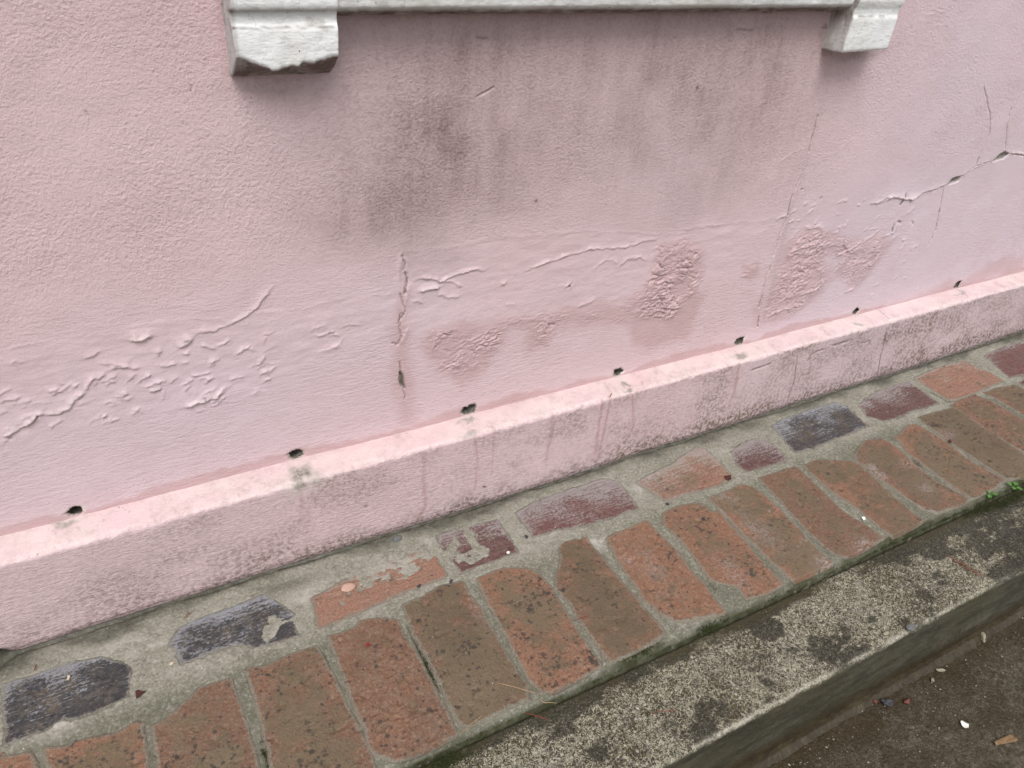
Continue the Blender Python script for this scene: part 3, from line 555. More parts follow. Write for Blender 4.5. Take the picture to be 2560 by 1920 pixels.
# ------------------------------------------------------------------ window sill with two brackets
def sweep(name, x0, x1, prof_at, parent, seed, amp=.0011, dirt_shade_fn=None):
    """a moulding: a dense (y,z) profile swept along x, roughened, with closed ends"""
    xs = np.arange(x0, x1+1e-6, .0022); rows = []
    for x in xs:
        p = np.array(prof_at(x)); p = np.vstack([p, p[:1]]); L = np.r_[0, np.cumsum(np.hypot(*np.diff(p, axis=0).T))]
        s = np.linspace(0, L[-1], int(.36/.0022)); rows.append(np.stack([np.interp(s, L, p[:,0]), np.interp(s, L, p[:,1])], -1))
    R = np.array(rows); X = np.repeat(xs[:,None], R.shape[1], 1); Y, Z = R[...,0].copy(), R[...,1].copy()
    # ends close towards the middle of the profile, over a rounded edge
    for k, (ins, dx) in enumerate(((.0016,.0005),(.0004,.0014))):
        pass
    c = R.mean(1, keepdims=True)
    n = np.stack([np.gradient(Z, axis=1), -np.gradient(Y, axis=1)], -1); n /= np.linalg.norm(n, axis=-1, keepdims=True)+1e-9
    if ((R-c)*n).sum(-1).mean() < 0: n = -n
    h = (fbm(X*45+seed, (Y+Z)*45, seed, 4, .6)-.5)*2*amp+(fbm(X*160, (Z-Y)*120+seed, seed+3, 3)-.5)*amp*.8
    Y += n[...,0]*h; Z += n[...,1]*h
    P = np.stack([X, Y, Z], -1)
    def cap(i, sgn):
        base = P[i]; cc = np.array([xs[i], R[i][:,0].mean(), R[i][:,1].mean()]); out = []
        for f in (.965,.9,.75,.55,.35,.15,.01):
            q = cc+(base-cc)*f; q[:,0] = xs[i]+sgn*(.0007 if f < .97 else .0004)+sgn*(fbm(q[:,1]*60, q[:,2]*60, seed+7, 3)-.5)*.0022; out.append(q)
        return np.array(out)
    P = np.concatenate([cap(0,-1)[::-1], P, cap(-1,1)])
    d = np.zeros(P.shape[:2]); 
    if dirt_shade_fn: d = np.clip(dirt_shade_fn(P[...,0], P[...,1], P[...,2]), 0, 1)
    return mesh_grid(name, P, MAT_WHITE, {'dirt_shade': d}, None, parent)
def sill_prof(x):
    e = .0016*(vn(np.array([x*30.]), np.array([1.]), 50)[0]-.5)
    return [(.004,.925),(-.030,.915),(-.044,.905),(-.045,.895),(-.0405+e,.840),(-.039+e,.829),(-.034,.823),(-.020,.8165),(.004,.8165)]
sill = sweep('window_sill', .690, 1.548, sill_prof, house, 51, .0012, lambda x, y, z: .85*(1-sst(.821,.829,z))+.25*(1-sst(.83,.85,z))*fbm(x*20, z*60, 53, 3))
def left_prof(x):
    t = (x-.582)/.115
    zb = np.interp(t, [0,.08,.12,.25,.33,.42,.50,.60,.62,.75,.80,1.0], [.7775,.7772,.7745,.7685,.7632,.7638,.7675,.7662,.7715,.7700,.7732,.7768])+.0012*(vn(np.array([x*300.]), np.array([2.]), 55)[0]-.5)
    return [(.004,.925),(-.043,.925),(-.0445,.900),(-.0445,.832),(-.0425,.8265),(-.0375,.8245),(-.036,.820),(-.036,.813),(-.0385,.8085),(-.0400,.806),(-.0405,.785),(-.0405,zb+.003),(-.0385,zb),(-.022,.762+.002*math.sin(x*90)),(-.004,.751),(.004,.751)]
sweep('bracket', .582, .697, left_prof, sill, 57, .0013, lambda x, y, z: .98*sst(-.0400,-.0370,y+.0012*fbm(x*80, z*80, 59, 2))*(1-sst(.776,.781,z))*sst(.5825,.584,x)+.45*(1-sst(.583,.588,x))+.8*np.exp(-((z-.8255)/.0022)**2)*fbm(x*50, z*90, 60, 3)+.7*np.exp(-((z-.8085-.0015*(fbm(x*90, z*0, 62, 2)-.5))/.0011)**2)*sst(.35,.55,fbm(x*40, z*2, 61, 3)))  # brown broken underside, with shade painted there and on the left end
def right_prof(x):
    return [(.004,.925),(-.0475,.925),(-.0490,.900),(-.0490,.834),(-.0465,.8265),(-.0450,.8235),(-.0440,.816),(-.0440,.8125),(-.0462,.8095),(-.0465,.806),(-.0455,.761+.002*(x-1.54)/.11),(-.0435,.7565+.003*(x-1.54)/.11),(.004,.754)]
sweep('bracket', 1.540, 1.648, right_prof, sill, 63, .0010, lambda x, y, z: .42*(1-sst(1.5395,1.5425,x))*fbm(y*60, z*40, 66, 3)*1.6+.7*np.exp(-((z-.8115)/.0016)**2)*sst(.45,.6,fbm(x*40, z*3, 64, 3))+.8*(1-sst(1.5395,1.5425,x))*sst(.790,.815,z)*fbm(y*90, z*90, 65, 3))  # left end stained and darkened with painted shade

# ------------------------------------------------------------------ the brick edging: bricks set in mortar
edging = tag(empty('brick_edging', (1.3, -.25, 0)), 'strip of worn orange and plum bricks mortared flat between pink wall and kerb', 'brick edging')
J2 = lambda *a: np.concatenate(a)
# outline of each brick as it shows between the mortar; film, wash, lichen, colour, optional separate showing patches, label
BR = []
def B(poly, mat, film=.3, wash=.0, lich=.3, show=None, label=None, tint=None): BR.append((poly, mat, film, wash, lich, show, label, tint if tint is not None else random.random()))
O_, P_, U_, L_ = MAT_ORANGE, MAT_PEACH, MAT_PLUM, MAT_SLATE
B(G(1,(-60,1600),(50,1580),(185,1552),(215,1646),(250,1760),(-20,1800)), O_, .1, 0, .2)
B(G(1,(303,1525),(415,1520),(500,1470),(740,1440),(860,1370),(905,1368),(920,1520),(940,1646),(975,1830),(370,1900),(330,1646)), O_, .42, 0, .75, label='orange brick speckled with dense black lichen')
B(J2(G(1,(995,1380),(1060,1350),(1130,1300),(1180,1240),(1280,1140),(1400,1100),(1480,1078),(1570,1340),(1650,1646)), G(1,(1720,1790),(1080,1870),(1035,1646),(1010,1500))), O_, .22, 0, .5)
B(G(1,(1588,1008),(1700,1000),(1850,930),(2030,865),(2090,980),(2150,1080),(2212,1230),(2330,1470),(2400,1646),(2420,1720),(1830,1790),(1770,1640),(1660,1230)), O_, .40, 0, .6)
B(G(2,(-65,800),(0,785),(110,745),(130,705),(270,682),(365,700),(430,830),(500,950),(580,1100),(650,1230),(745,1430),(560,1530),(400,1590),(340,1590),(250,1550),(190,1510),(180,1400),(110,1260),(30,1040)), O_, .12, 0, .45, tint=.75)
B(G(2,(410,600),(520,560),(640,480),(785,450),(850,560),(920,650),(1000,800),(1060,920),(1195,1110),(1198,1190),(960,1310),(830,1378),(775,1345),(690,1180),(560,900),(470,750)), O_, .62, 0, .62, label='brick with an olive grey film and bright orange worn rim')
B(G(2,(885,430),(960,395),(1060,365),(1200,372),(1290,415),(1350,480),(1420,600),(1500,730),(1600,880),(1670,985),(1590,1035),(1500,1090),(1380,1150),(1310,1150),(1235,1075),(1130,900),(1040,720),(960,580)), O_, .40, 0, .85, label='tan orange brick with black lichen spots in its middle')
B(G(2,(1412,240),(1450,195),(1580,165),(1660,270),(1740,380),(1850,500),(1950,620),(2088,775),(1985,840),(1900,890),(1740,957),(1650,830),(1560,710),(1500,610),(1400,480),(1398,420),(1425,300)), O_, .66, 0, .35)
B(J2(G(2,(1722,170),(1850,110),(1970,60),(2060,150),(2160,250)), G(3,(40,345),(150,470),(230,575),(290,645),(100,680),(0,695)), G(2,(2080,655),(1960,560),(1900,460),(1850,390),(1800,320))), O_, .10, .05, .42, tint=.15)
B(J2(G(5,(-106,1655),(0,1610),(110,1590),(160,1605),(190,1646)), G(3,(240,0),(330,100),(420,200),(530,330),(655,465),(560,520),(430,555),(380,480),(200,430),(140,340),(30,200)), G(2,(2090,80))), O_, .18, .06, .55, tint=.3)
B(J2(G(5,(192,1560),(400,1472),(470,1490),(560,1560),(660,1646)), G(3,(800,150),(900,260),(990,330),(900,390),(750,450),(690,400),(560,280),(430,150)), G(5,(280,1646))), O_, .50, .14, .25)
B(J2(G(5,(510,1430),(740,1356),(840,1440),(930,1530),(1050,1646)), G(3,(1180,75),(1305,165),(1230,215),(1150,270),(1060,290),(960,240),(840,130),(740,30)), G(5,(650,1570))), O_, .30, .10, .3, tint=.9)
B(J2(G(5,(800,1352),(870,1315),(1110,1322),(1160,1355),(1270,1450),(1480,1646)), G(3,(1560,60),(1490,105),(1420,140),(1370,157),(1290,100),(1140,-30)), G(5,(1000,1530),(900,1440))), O_, .48, .08, .3)
B(G(5,(1130,1280),(1190,1190),(1300,1175),(1390,1230),(1480,1320),(1640,1450),(1852,1568),(1830,1595),(1650,1645),(1560,1620),(1400,1505),(1250,1400),(1150,1320)), O_, .50, .12, .35, label='olive tan brick with pale scuffed flecks')
B(G(5,(1395,1165),(1470,1095),(1520,1080),(1600,1130),(1700,1190),(1800,1265),(1900,1340),(2085,1440),(2000,1500),(1900,1552),(1850,1540),(1720,1450),(1580,1350),(1470,1260)), O_, .42, .05, .7)
B(G(5,(1535,1040),(1640,1005),(1765,980),(1830,1020),(1900,1060),(2050,1170),(2290,1340),(2230,1420),(2100,1430),(2000,1370),(1880,1290),(1760,1210),(1640,1120)), O_, .78, .10, .55, label='greenish grey brick nearly hidden under lichen')
B(G(5,(1742,962),(1820,920),(1900,892),(2050,962),(2212,1060),(2380,1180),(2330,1290),(2212,1262),(2080,1180),(1960,1110),(1850,1030)), O_, .36, .03, .7)
B(G(5,(1955,880),(2050,850),(2150,832),(2300,900),(2480,1000),(2450,1110),(2300,1060),(2180,1000),(2060,930)), O_, .5, .06, .5)
B(G(5,(2180,815),(2300,770),(2380,760),(2620,900),(2600,960),(2520,975),(2340,890)), O_, .4, .05, .5)
for i in range(9):     # the row runs on past the edge of the photograph
    x = 2.475+.122*i; B(np.array([(x,-.207),(x+.108,-.208),(x+.109,-.436),(x+.002,-.435)]), O_, .3+.3*random.random(), .05, .5)
for i in range(3):
    x = .165-.122*i; B(np.array([(x-.108,-.209),(x,-.208),(x-.003,-.437),(x-.106,-.436)]), O_, .35, 0, .5)
B(G(1,(20,1110),(150,1070),(300,1020),(480,962),(560,955),(650,935),(780,968),(845,1000),(832,1100),(820,1190),(700,1250),(600,1295),(450,1335),(400,1325),(340,1370),(280,1405),(100,1470),(28,1502),(40,1350),(10,1250),(28,1200)), L_, .0, .30, 0, label='dark slate coloured brick with pale scratch lines')
B(G(1,(1090,860),(1160,740),(1400,640),(1560,585),(1700,530),(1790,590),(1890,655),(1915,795),(1710,855),(1640,870),(1550,850),(1400,880),(1290,940),(1165,972),(1140,900)), L_, .0, .38, 0,
  show=[G(1,(1090,860),(1160,740),(1400,640),(1560,585),(1700,530),(1790,590),(1890,655),(1870,675),(1780,640),(1720,650),(1700,720),(1660,790),(1690,840),(1640,870),(1550,850),(1400,880),(1290,940),(1165,972),(1140,900)), G(1,(1820,730),(1870,700),(1900,740),(1915,795),(1800,830),(1700,857),(1760,810))], label='slate and red brick heavily scraped over with cement')
B(G(2,(-180,560),(60,420),(350,300),(590,240),(620,290),(690,410),(430,510),(200,605),(-136,752)), P_, .0, .16, 0, show=[G(2,(-151,690),(0,640),(170,590),(230,490),(330,450),(430,440),(540,350),(620,290),(690,410),(560,458),(430,512),(200,610),(-136,752)), G(2,(-40,480),(30,430),(70,470),(30,500))], label='orange brick mostly buried under mortar')
B(G(2,(630,150),(850,80),(1010,50),(1080,150),(1145,250),(1000,310),(780,395),(700,290),(640,210)), U_, .0, .38, 0, show=[G(2,(850,85),(1010,50),(1080,150),(1145,250),(1000,308),(880,350),(775,395),(870,335),(960,285),(975,240),(880,185),(900,140),(835,105)), G(2,(630,150),(690,120),(690,200),(660,240),(640,205)), G(2,(750,110),(800,170),(850,235),(800,265),(755,250),(795,210),(755,165))], label='plum brick half smeared with mortar')
B(G(4,(1130,1110),(1200,1070),(1300,1020),(1500,955),(1700,890),(1790,910),(1860,1000),(1920,1088),(1800,1120),(1740,1140),(1620,1180),(1500,1210),(1380,1222),(1240,1272),(1190,1190)), U_, .0, .46, 0, label='long plum brick with a pale scratch along it')
B(J2(G(4,(1900,920),(2000,860),(2130,800)), G(5,(100,1230),(160,1240),(250,1320),(350,1430),(250,1470),(150,1500),(0,1545)), G(4,(2090,1035),(1990,970))), P_, .02, .42, 0, label='pale orange brick blurred by cement wash')
B(G(5,(330,1260),(400,1200),(490,1170),(590,1205),(640,1250),(692,1308),(600,1340),(430,1392),(370,1345)), U_, .0, .46, 0)
B(G(5,(590,1090),(700,1035),(850,985),(1000,940),(1060,962),(1140,1030),(1212,1090),(1100,1140),(960,1190),(850,1240),(740,1262),(690,1210),(650,1160)), L_, .0, .38, 0, label='charcoal plum brick with a cement scraped upper edge', tint=.9)
B(G(5,(1150,960),(1200,910),(1260,870),(1370,830),(1470,810),(1560,870),(1662,942),(1580,980),(1480,1000),(1400,1040),(1310,1062),(1200,1030)), U_, .0, .37, 0, tint=.8)
B(G(5,(1500,785),(1650,720),(1820,672),(1950,730),(2080,802),(1900,880),(1770,922),(1720,922),(1580,832)), P_, .12, .30, .1)
B(G(5,(1950,640),(2060,590),(2180,552),(2330,620),(2450,690),(2330,740),(2120,782),(2030,710)), U_, .05, .25, .1)
for i in range(4):
    x = 2.565+.235*i; B(np.array([(x,-.075),(x+.222,-.076),(x+.223,-.19),(x+.002,-.189)]), (P_, U_)[i % 2], .15, .3, .1)
B(np.array([(-.12,-.08),(.075,-.08),(.075,-.18),(-.12,-.18)]), P_, .1, .3, .1)

CHALK = [(*G(z, c)[0], rx, ry, a) for z, c, rx, ry, a in ((3,(1180,220),.022,.020,.95), (3,(950,330),.020,.020,.8), (3,(520,130),.022,.05,.55), (3,(330,380),.016,.035,.6), (5,(300,1560),.02,.03,.5), (5,(1270,1390),.012,.03,.8), (5,(1450,1340),.012,.012,.9), (5,(1580,1500),.02,.02,.4), (5,(1700,1150),.03,.02,.5), (2,(2000,350),.02,.04,.35), (2,(1850,300),.012,.03,.5), (2,(900,640),.012,.03,.35), (5,(1560,750),.04,.012,.5))]
def brick_mesh(poly, mat, film, wash, lich, label, tint, seed):
    lo, hi = poly.min(0)-.012, poly.max(0)+.012; st = .0018
    us = np.arange(lo[0], hi[0], st); vs = np.arange(lo[1], hi[1], st); U, V = np.meshgrid(us, vs, indexing='ij')
    Uw, Vw = U+.0022*(fbm(U*80, V*80, seed, 3)-.5)*2, V+.0022*(fbm(U*80, V*80, seed+5, 3)-.5)*2
    sd = poly_sd(Uw, Vw, poly)-(.0022 if poly[:,1].mean() < -.2 else .0006)
    c0 = poly.mean(0)
    tilt = (random.random()-.5)*.010*(U-U.mean())+(random.random()-.5)*.006*(V-V.mean())
    z = .0006+tilt+(fbm(U*22, V*22, seed+2, 4)-.5)*.0036
    if c0[1] > -.2: z += (fbm(U*26, V*330, seed+14, 3, .6)-.5)*.0018*(.4+1.2*fbm(U*30, V*30, seed+3, 2))
    pit = np.clip(fbm(U*75, V*75, seed+8, 3)-.66, 0, 1)*.016
    z -= pit
    q = np.clip((sd+.0012)/.0030, 0, 3.0); z -= .0011*q*q
    z -= .020*np.clip((-V-.4365)/.006, 0, 2)
    z = np.where(sd > .0062, -.012, z)
    inside = sd < .0085
    # the fired edge: a ring of points dropped to the brick's bed
    drop = ~(inside[:-1,:-1] & inside[1:,:-1] & inside[1:,1:] & inside[:-1,1:])
    dep = np.where(sd > .0070, -.055, z)
    P = np.stack([U, V, dep], -1)
    c = poly.mean(0); ext = np.abs(poly-c).max(0)
    cen = 1-np.maximum(np.abs(U-c[0])/ext[0], np.abs(V-c[1])/ext[1]); edge = np.exp(-np.clip(-sd-.0005, 0, 1)/.0042)
    one = np.ones(U.shape); rs = np.random.default_rng(100+seed); spot = np.zeros(U.shape); chalk = np.zeros(U.shape)
    area = (poly[:,0].max()-poly[:,0].min())*(poly[:,1].max()-poly[:,1].min()); ns = int(area*(2600+15000*lich*lich)) if lich > .15 else int(area*250)
    lows = poly.min(0); highs = poly.max(0); cl = rs.uniform(lows, highs, (1+int(4*lich), 2))
    for i in range(ns):
        q = cl[rs.integers(len(cl))]+rs.normal(0, .016, 2) if i < ns*.55 else rs.uniform(lows, highs)
        r = .0010+.0024*rs.random()**2.0+(.0022 if i % 13 == 0 else 0); m = np.exp(-(((U-q[0])**2+(V-q[1])**2)/r**2)**1.3); spot = np.maximum(spot, m*(.55+.45*rs.random()))
    for cx, cy, rx, ry, am in CHALK: chalk = np.maximum(chalk, am*np.exp(-((U-cx+.01*(fbm(U*50, V*50, 3, 3)-.5))/rx)**2-((V-cy)/ry)**2))
    at = dict(film=film*one*.92+.14+.34*np.clip(-sd/.03, 0, 1)-.20, wash=wash*one+(.26*edge+.22*np.clip((V-c[1])/ext[1], -1, 1)*(c[1] > -.2)+.35*(fbm(U*24, V*24, seed+12, 2)-.5))*(wash > .1), lichen=lich*one*.9+(.22 if c[1] < -.2 else 0), edge=edge, tint=tint*one, spot=spot, chalk=chalk)
    # loose points outside are dropped by compacting
    n, mm = U.shape; idx = np.arange(n*mm).reshape(n, mm)
    qd = np.stack([idx[:-1,:-1], idx[1:,:-1], idx[1:,1:], idx[:-1,1:]], -1).reshape(-1,4)[~drop.ravel()]
    used, inv = np.unique(qd, return_inverse=True); qd = inv.reshape(-1,4)
    co = P.reshape(-1,3)[used]
    me = bpy.data.meshes.new('brick'); me.from_pydata(co.tolist(), [], qd.tolist()); me.update()
    me.polygons.foreach_set('use_smooth', np.ones(len(qd), bool))
    for k, v in at.items():
        a = me.attributes.new(k, 'FLOAT', 'POINT'); a.data.foreach_set('value', np.ascontiguousarray(v.ravel()[used], np.float32))
    me.materials.append(mat); o = link('brick', me, edging)
    if label: o['label'] = label

def build_mortar():
    us = lines((-3,-.3,.1), (-.3,.10,.01), (.10,2.45,.0018), (2.45,3.6,.006), (3.6,12,.4)); vs = lines((-.4485,-.030,.0018), (-.030,.10,.03))
    F = Field(us, vs); U, V = F.U, F.V
    F.h += .0004+(fbm(U*12, V*12, 1, 4)-.5)*.004+(fbm(U*90, V*90, 5, 4, .65)-.5)*.0026
    F.h -= .0019*(1-sst(-.225,-.195,V))                                   # joints of the front row are raked a little lower
    F.h -= .006*np.exp(-((V+.052)/.0045)**2)*np.clip(fbm(U*15, U*0+2, 47, 3)*2.2-.4, .25, 1.3)   # fillet against the plinth
    lipw = .436+.004*(fbm(U*9, U*0, 8, 3)-.5); F.h -= .016*np.clip((-V-lipw)/.0125, 0, 2)**1.5   # front lip rolls down to the kerb
    moss, grime, lime = F.at('moss'), F.at('grime'), F.at('lime'); F.at('joint')[:] = (1-sst(-.222,-.185,V+.012*(fbm(U*14, V*14, 48, 3)-.5)))*.9
    for i, (poly, mat, film, wash, lich, show, label, tint) in enumerate(BR):
        for pg in (show or [poly]):
            b, X, Y = F.near(pg, .018, .0016 if poly[:,1].mean() < -.2 else .0042, 190 if poly[:,1].mean() < -.2 else 120, 10+i)
            if X.size == 0: continue
            sd = poly_sd(X, Y, pg)-(.0022 if poly[:,1].mean() < -.2 else .0006); f = 1-sst(-.0016, .0018, sd); F.h[b] = F.h[b]*(1-f)-.009*f
            ring = np.exp(-np.clip(sd, 0, 1)/.004)*np.clip(fbm(X*60, Y*60, 40+i, 3)*2.4-1.1, 0, 1); lime[b] = np.maximum(lime[b], ring*.5*(sd > -.002))
    # deep mossy gaps in a few joints and along the lip
    gaps = ((2,((440,720),(540,920),(640,1150)),.0035,.006,1), (1,((2060,880),(2130,1040),(2212,1210)),.0026,.005,.9), (2,((60,1080),(130,1270),(210,1480)),.0022,.004,.6), (3,((170,420),(230,500)),.002,.003,.6), (5,((1380,1215),(1460,1290),(1580,1360)),.0035,.006,1), (5,((1600,870),(1720,935),(1800,925)),.0025,.003,.8), (5,((1960,1110),(2100,1200)),.002,.003,.6), (2,((1390,560),(1500,720),(1560,800)),.0018,.003,.5), (5,((1930,1340),(2010,1400)),.003,.004,.9), (1,((1690,1500),(1750,1646)),.004,.002,1))
    for z, p, w, d, a in gaps: F.line(G(z,*p), w, -d, wob=.002); F.line(G(z,*p), w*1.3, a, 'moss', wob=.002)
    tone = fbm(U*7, V*7, 33, 4)
    moss[:] = np.maximum(moss, .30*(1-sst(-.235,-.19,V))*sst(.38,.6,tone))
    n1 = fbm(U*11, V*30, 35, 4, .6)
    moss[:] = np.maximum(moss, (1-sst(-.4405,-.4320,V-.006*(n1-.5)*2))*np.clip(.42+1.5*(n1-.35)+.35*sst(1.2,2.0,U), .2, 1))
    moss[:] = np.maximum(moss, (1-sst(-.445,-.441,V)))
    F.blob(G(3,(200,730))[0], .03, .012, 1, 'moss', wob=.008); F.blob(G(2,(1990,870))[0], .03, .010, .9, 'moss', wob=.008); F.blob(G(5,(2150,1560))[0], .10, .014, 1, 'moss', wob=.01); F.blob(G(2,(640,1600))[0], .05, .013, .9, 'moss', wob=.01)
    n2 = fbm(U*13, V*13, 37, 5, .6)
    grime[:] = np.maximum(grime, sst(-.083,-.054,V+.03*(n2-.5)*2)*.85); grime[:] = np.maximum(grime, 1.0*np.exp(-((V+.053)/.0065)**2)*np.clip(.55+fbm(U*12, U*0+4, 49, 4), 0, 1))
    F.blob(G(1,(60,960))[0], .05, .028, 1, 'grime', wob=.012); F.h -= .022*(1-sst(LX-.05,LX-.005,U))*sst(-.075,-.058,V)
    F.blob(G(5,(430,1090))[0], .045, .018, .75, 'grime', wob=.012); F.blob(G(1,(1850,470))[0], .05, .012, .6, 'grime', wob=.01); F.blob(G(1,(880,660))[0], .04, .008, .8, 'grime', wob=.006)
    for z, c, rx, ry, a in ((2,(1660,190),.018,.012,1), (2,(1640,240),.01,.008,1), (1,(1980,540),.03,.02,.6), (1,(380,1370),.020,.014,.9), (1,(820,830),.05,.012,.5), (2,(580,190),.014,.012,.7), (4,(1930,960),.02,.012,.8), (1,(1140,1280),.010,.008,.8), (5,(300,1260),.02,.01,.6), (3,(150,680),.02,.006,.6), (2,(1500,1110),.012,.006,.9), (2,(1640,1020),.01,.006,.8), (3,(1010,320),.012,.008,.8), (1,(1780,780),.014,.012,.5), (2,(330,360),.06,.02,.45), (4,(1330,1250),.03,.008,.6), (1,(980,860),.04,.008,.5)):
        F.blob(G(z,c)[0], rx, ry, a, 'lime', wob=.008, fr=70)
    e = np.stack([U, V, F.h], -1)
    # front edge goes down behind the kerb
    P = np.concatenate([e[:, :1]+np.array([0,.001,-.06]), e], 1); A = {k: np.concatenate([v[:, :1], v], 1) for k, v in F.a.items()}
    mesh_grid('mortar_bed', P, MAT_MORTAR, A, None, edging)
build_mortar()
for i, (poly, mat, film, wash, lich, show, label, tint) in enumerate(BR): brick_mesh(poly, mat, film, wash, lich, label, tint, i % 50)

# ------------------------------------------------------------------ kerb and pavement
def build_kerb():
    us = lines((-30,-.3,1.0), (-.3,.55,.02), (.55,2.6,.0018), (2.6,3.6,.006), (3.6,30,1.0))
    prof = [(-.4500,-.060),(-.4505,-.016),(-.4530,-.0135),(-.5880,-.0125)]
    for t in np.linspace(0, math.pi/2, 6)[1:]: prof.append((-.588-.007*math.sin(t), -.0195+.007*math.cos(t)))
    prof += [(-.5975,-.10),(-.5990,-.150),(-.6030,-.160),(-.6130,-.1660),(-.625,-.175)]
    prof = np.array(prof); L = np.r_[0, np.cumsum(np.hypot(*np.diff(prof, axis=0).T))]
    s = np.r_[0, np.arange(.045, L[-1], .0018)]; py = np.interp(s, L, prof[:,0]); pz = np.interp(s, L, prof[:,1])
    ty, tz = np.gradient(py), np.gradient(pz); nn = np.hypot(ty, tz)+1e-9; ny, nz = tz/nn, -ty/nn
    if nz[np.argmin(abs(py+.52))] < 0: ny, nz = -ny, -nz
    F = Field(us, s); U, Sv = F.U, F.V; Y = np.broadcast_to(py[None,:], U.shape); Zp = np.broadcast_to(pz[None,:], U.shape)
    F.h += (fbm(U*5, Sv*5, 3, 3)-.5)*.004+(fbm(U*45, Sv*45, 6, 4, .6)-.5)*.0024+(fbm(U*150, Sv*150, 9, 2)-.5)*.0016
    la = L[4]; ed = np.exp(-((Sv-L[5])/.008)**2); F.h -= ed*.005*np.clip(fbm(U*28, Sv*20, 12, 5, .65)*2.6-1.0, 0, 1.3)
    F.h[:, :8] *= .2
    lich, moss, wet, lip = (F.at(a) for a in ('lichen','moss','wet','lip'))
    pe = F.at('edge'); pe += np.exp(-((Sv-L[4]-.002)/.004)**2)*np.clip(fbm(U*22, Sv*10, 17, 4)*2.6-.7, 0, 1)
    lip += sst(L[6], L[8]+.004, Sv+.006*(fbm(U*40, Sv*40, 15, 3)-.5))
    base = fbm(U*6, Sv*11, 20, 5, .62); lich += .80*sst(.50,.70,base+.05*sst(1.3,2.1,U)+.16*np.exp(-((Sv-L[2])/.030)**2))*(1-lip)
    def kt(z, *p): q = K(z, *p); return np.stack([q[:,0], L[2]+(-.4530-q[:,1])], -1)
    for z, c, rx, ry, a in ((3,(900,840),.085,.024,.95), (3,(1560,560),.06,.035,.8), (3,(130,1370),.06,.035,1), (3,(1950,200),.11,.03,.85), (3,(2080,380),.05,.03,.95), (3,(680,1150),.05,.02,.35), (2,(1700,1490),.10,.03,.6), (2,(1300,1380),.05,.02,.5), (3,(520,640),.05,.012,.4), (3,(1900,60),.10,.02,.7)):
        F.blob(kt(z, c)[0], rx, ry, a*.9, 'lichen', wob=.035, fr=28)
    n1 = fbm(U*12, Sv*20, 24, 4); moss[:] = (1-sst(.004,.018+.018*n1, Sv-L[2]+.004))*sst(.3,.55,n1+.2*sst(1.4,2.2,U))*.85
    wet += sst(-.108,-.150, Zp+.03*(fbm(U*6, Zp*18, 26, 4)-.5)); moss[:] = np.maximum(moss, .35*lip*sst(.5,.75,fbm(U*8, Sv*14, 28, 4)))
    P = np.stack([U, py[None,:]+ny[None,:]*F.h, pz[None,:]+nz[None,:]*F.h], -1)
    tag(mesh_grid('kerb', P, MAT_KERB, F.a), kind='structure')
build_kerb()
def build_pavement():
    us = lines((-60,-2,4), (-2,.8,.1), (.8,2.6,.003), (2.6,4,.05), (4,60,4)); vs = lines((-60,-3,3), (-3,-1.0,.1), (-1.0,-.600,.003), (-.600,-.45,.05))
    F = Field(us, vs); U, V = F.U, F.V
    F.h += -.166+(fbm(U*6, V*6, 2, 4)-.5)*.005+(fbm(U*40, V*40, 5, 4, .6)-.5)*.0022; F.h += (fbm(U*120, V*120, 7, 2)-.5)*.001
    far = sst(-.98,-1.4,V); F.h = F.h*(1-far)-.166*far
    moss, scuff = F.at('moss'), F.at('scuff')
    moss += sst(-.672,-.615,V+.035*(fbm(U*8, V*8, 9, 4)-.5))*.9
    for z, c, rx, ry, a in ((3,(1380,1330),.03,.02,.9), (3,(1500,1110),.05,.02,.5), (3,(2130,1560),.05,.04,.6), (3,(980,1440),.05,.012,.6), (3,(1230,1270),.03,.008,.6)): F.blob(PV(z,c)[0], rx, ry, a, 'scuff', wob=.02, fr=30)
    scuff[:] = np.maximum(scuff, .45*sst(.48,.7,fbm(U*9, V*9, 13, 4)))
    tag(mesh_grid('pavement', np.stack([U, V, F.h], -1), MAT_PAVE, F.a), kind='structure')
build_pavement()

# ------------------------------------------------------------------ small things lying about
def needle(pts, z, mat, label, r=.00055, group=None, name='pine_needle', cat='pine needle'):
    """pts: (x,y) points on the ground at height z, a slim tapering tube, slightly raised between its ends"""
    p = np.array(pts); t = np.linspace(0, 1, 14); L = np.linspace(0, 1, len(p)); x = np.interp(t, L, p[:,0]); y = np.interp(t, L, p[:,1]); h = z+r*1.2+.0012*np.sin(t*np.pi)
    c = np.stack([x, y, h], -1); org = c[0].copy(); c = c-org; rows = []
    for i in range(14):
        d = c[min(i+1,13)]-c[max(i-1,0)]; d /= np.linalg.norm(d); s = np.cross(d, (0,0,1)); s /= np.linalg.norm(s); u = np.cross(s, d); rr = r*(1-.75*abs(2*t[i]-.9)**4)
        rows.append([c[i]+rr*(s*math.cos(a)+u*math.sin(a)) for a in np.linspace(0, 2*np.pi, 7)])
    o = mesh_grid(name, np.array(rows), mat); o.location = org; return tag(o, label, cat, group)
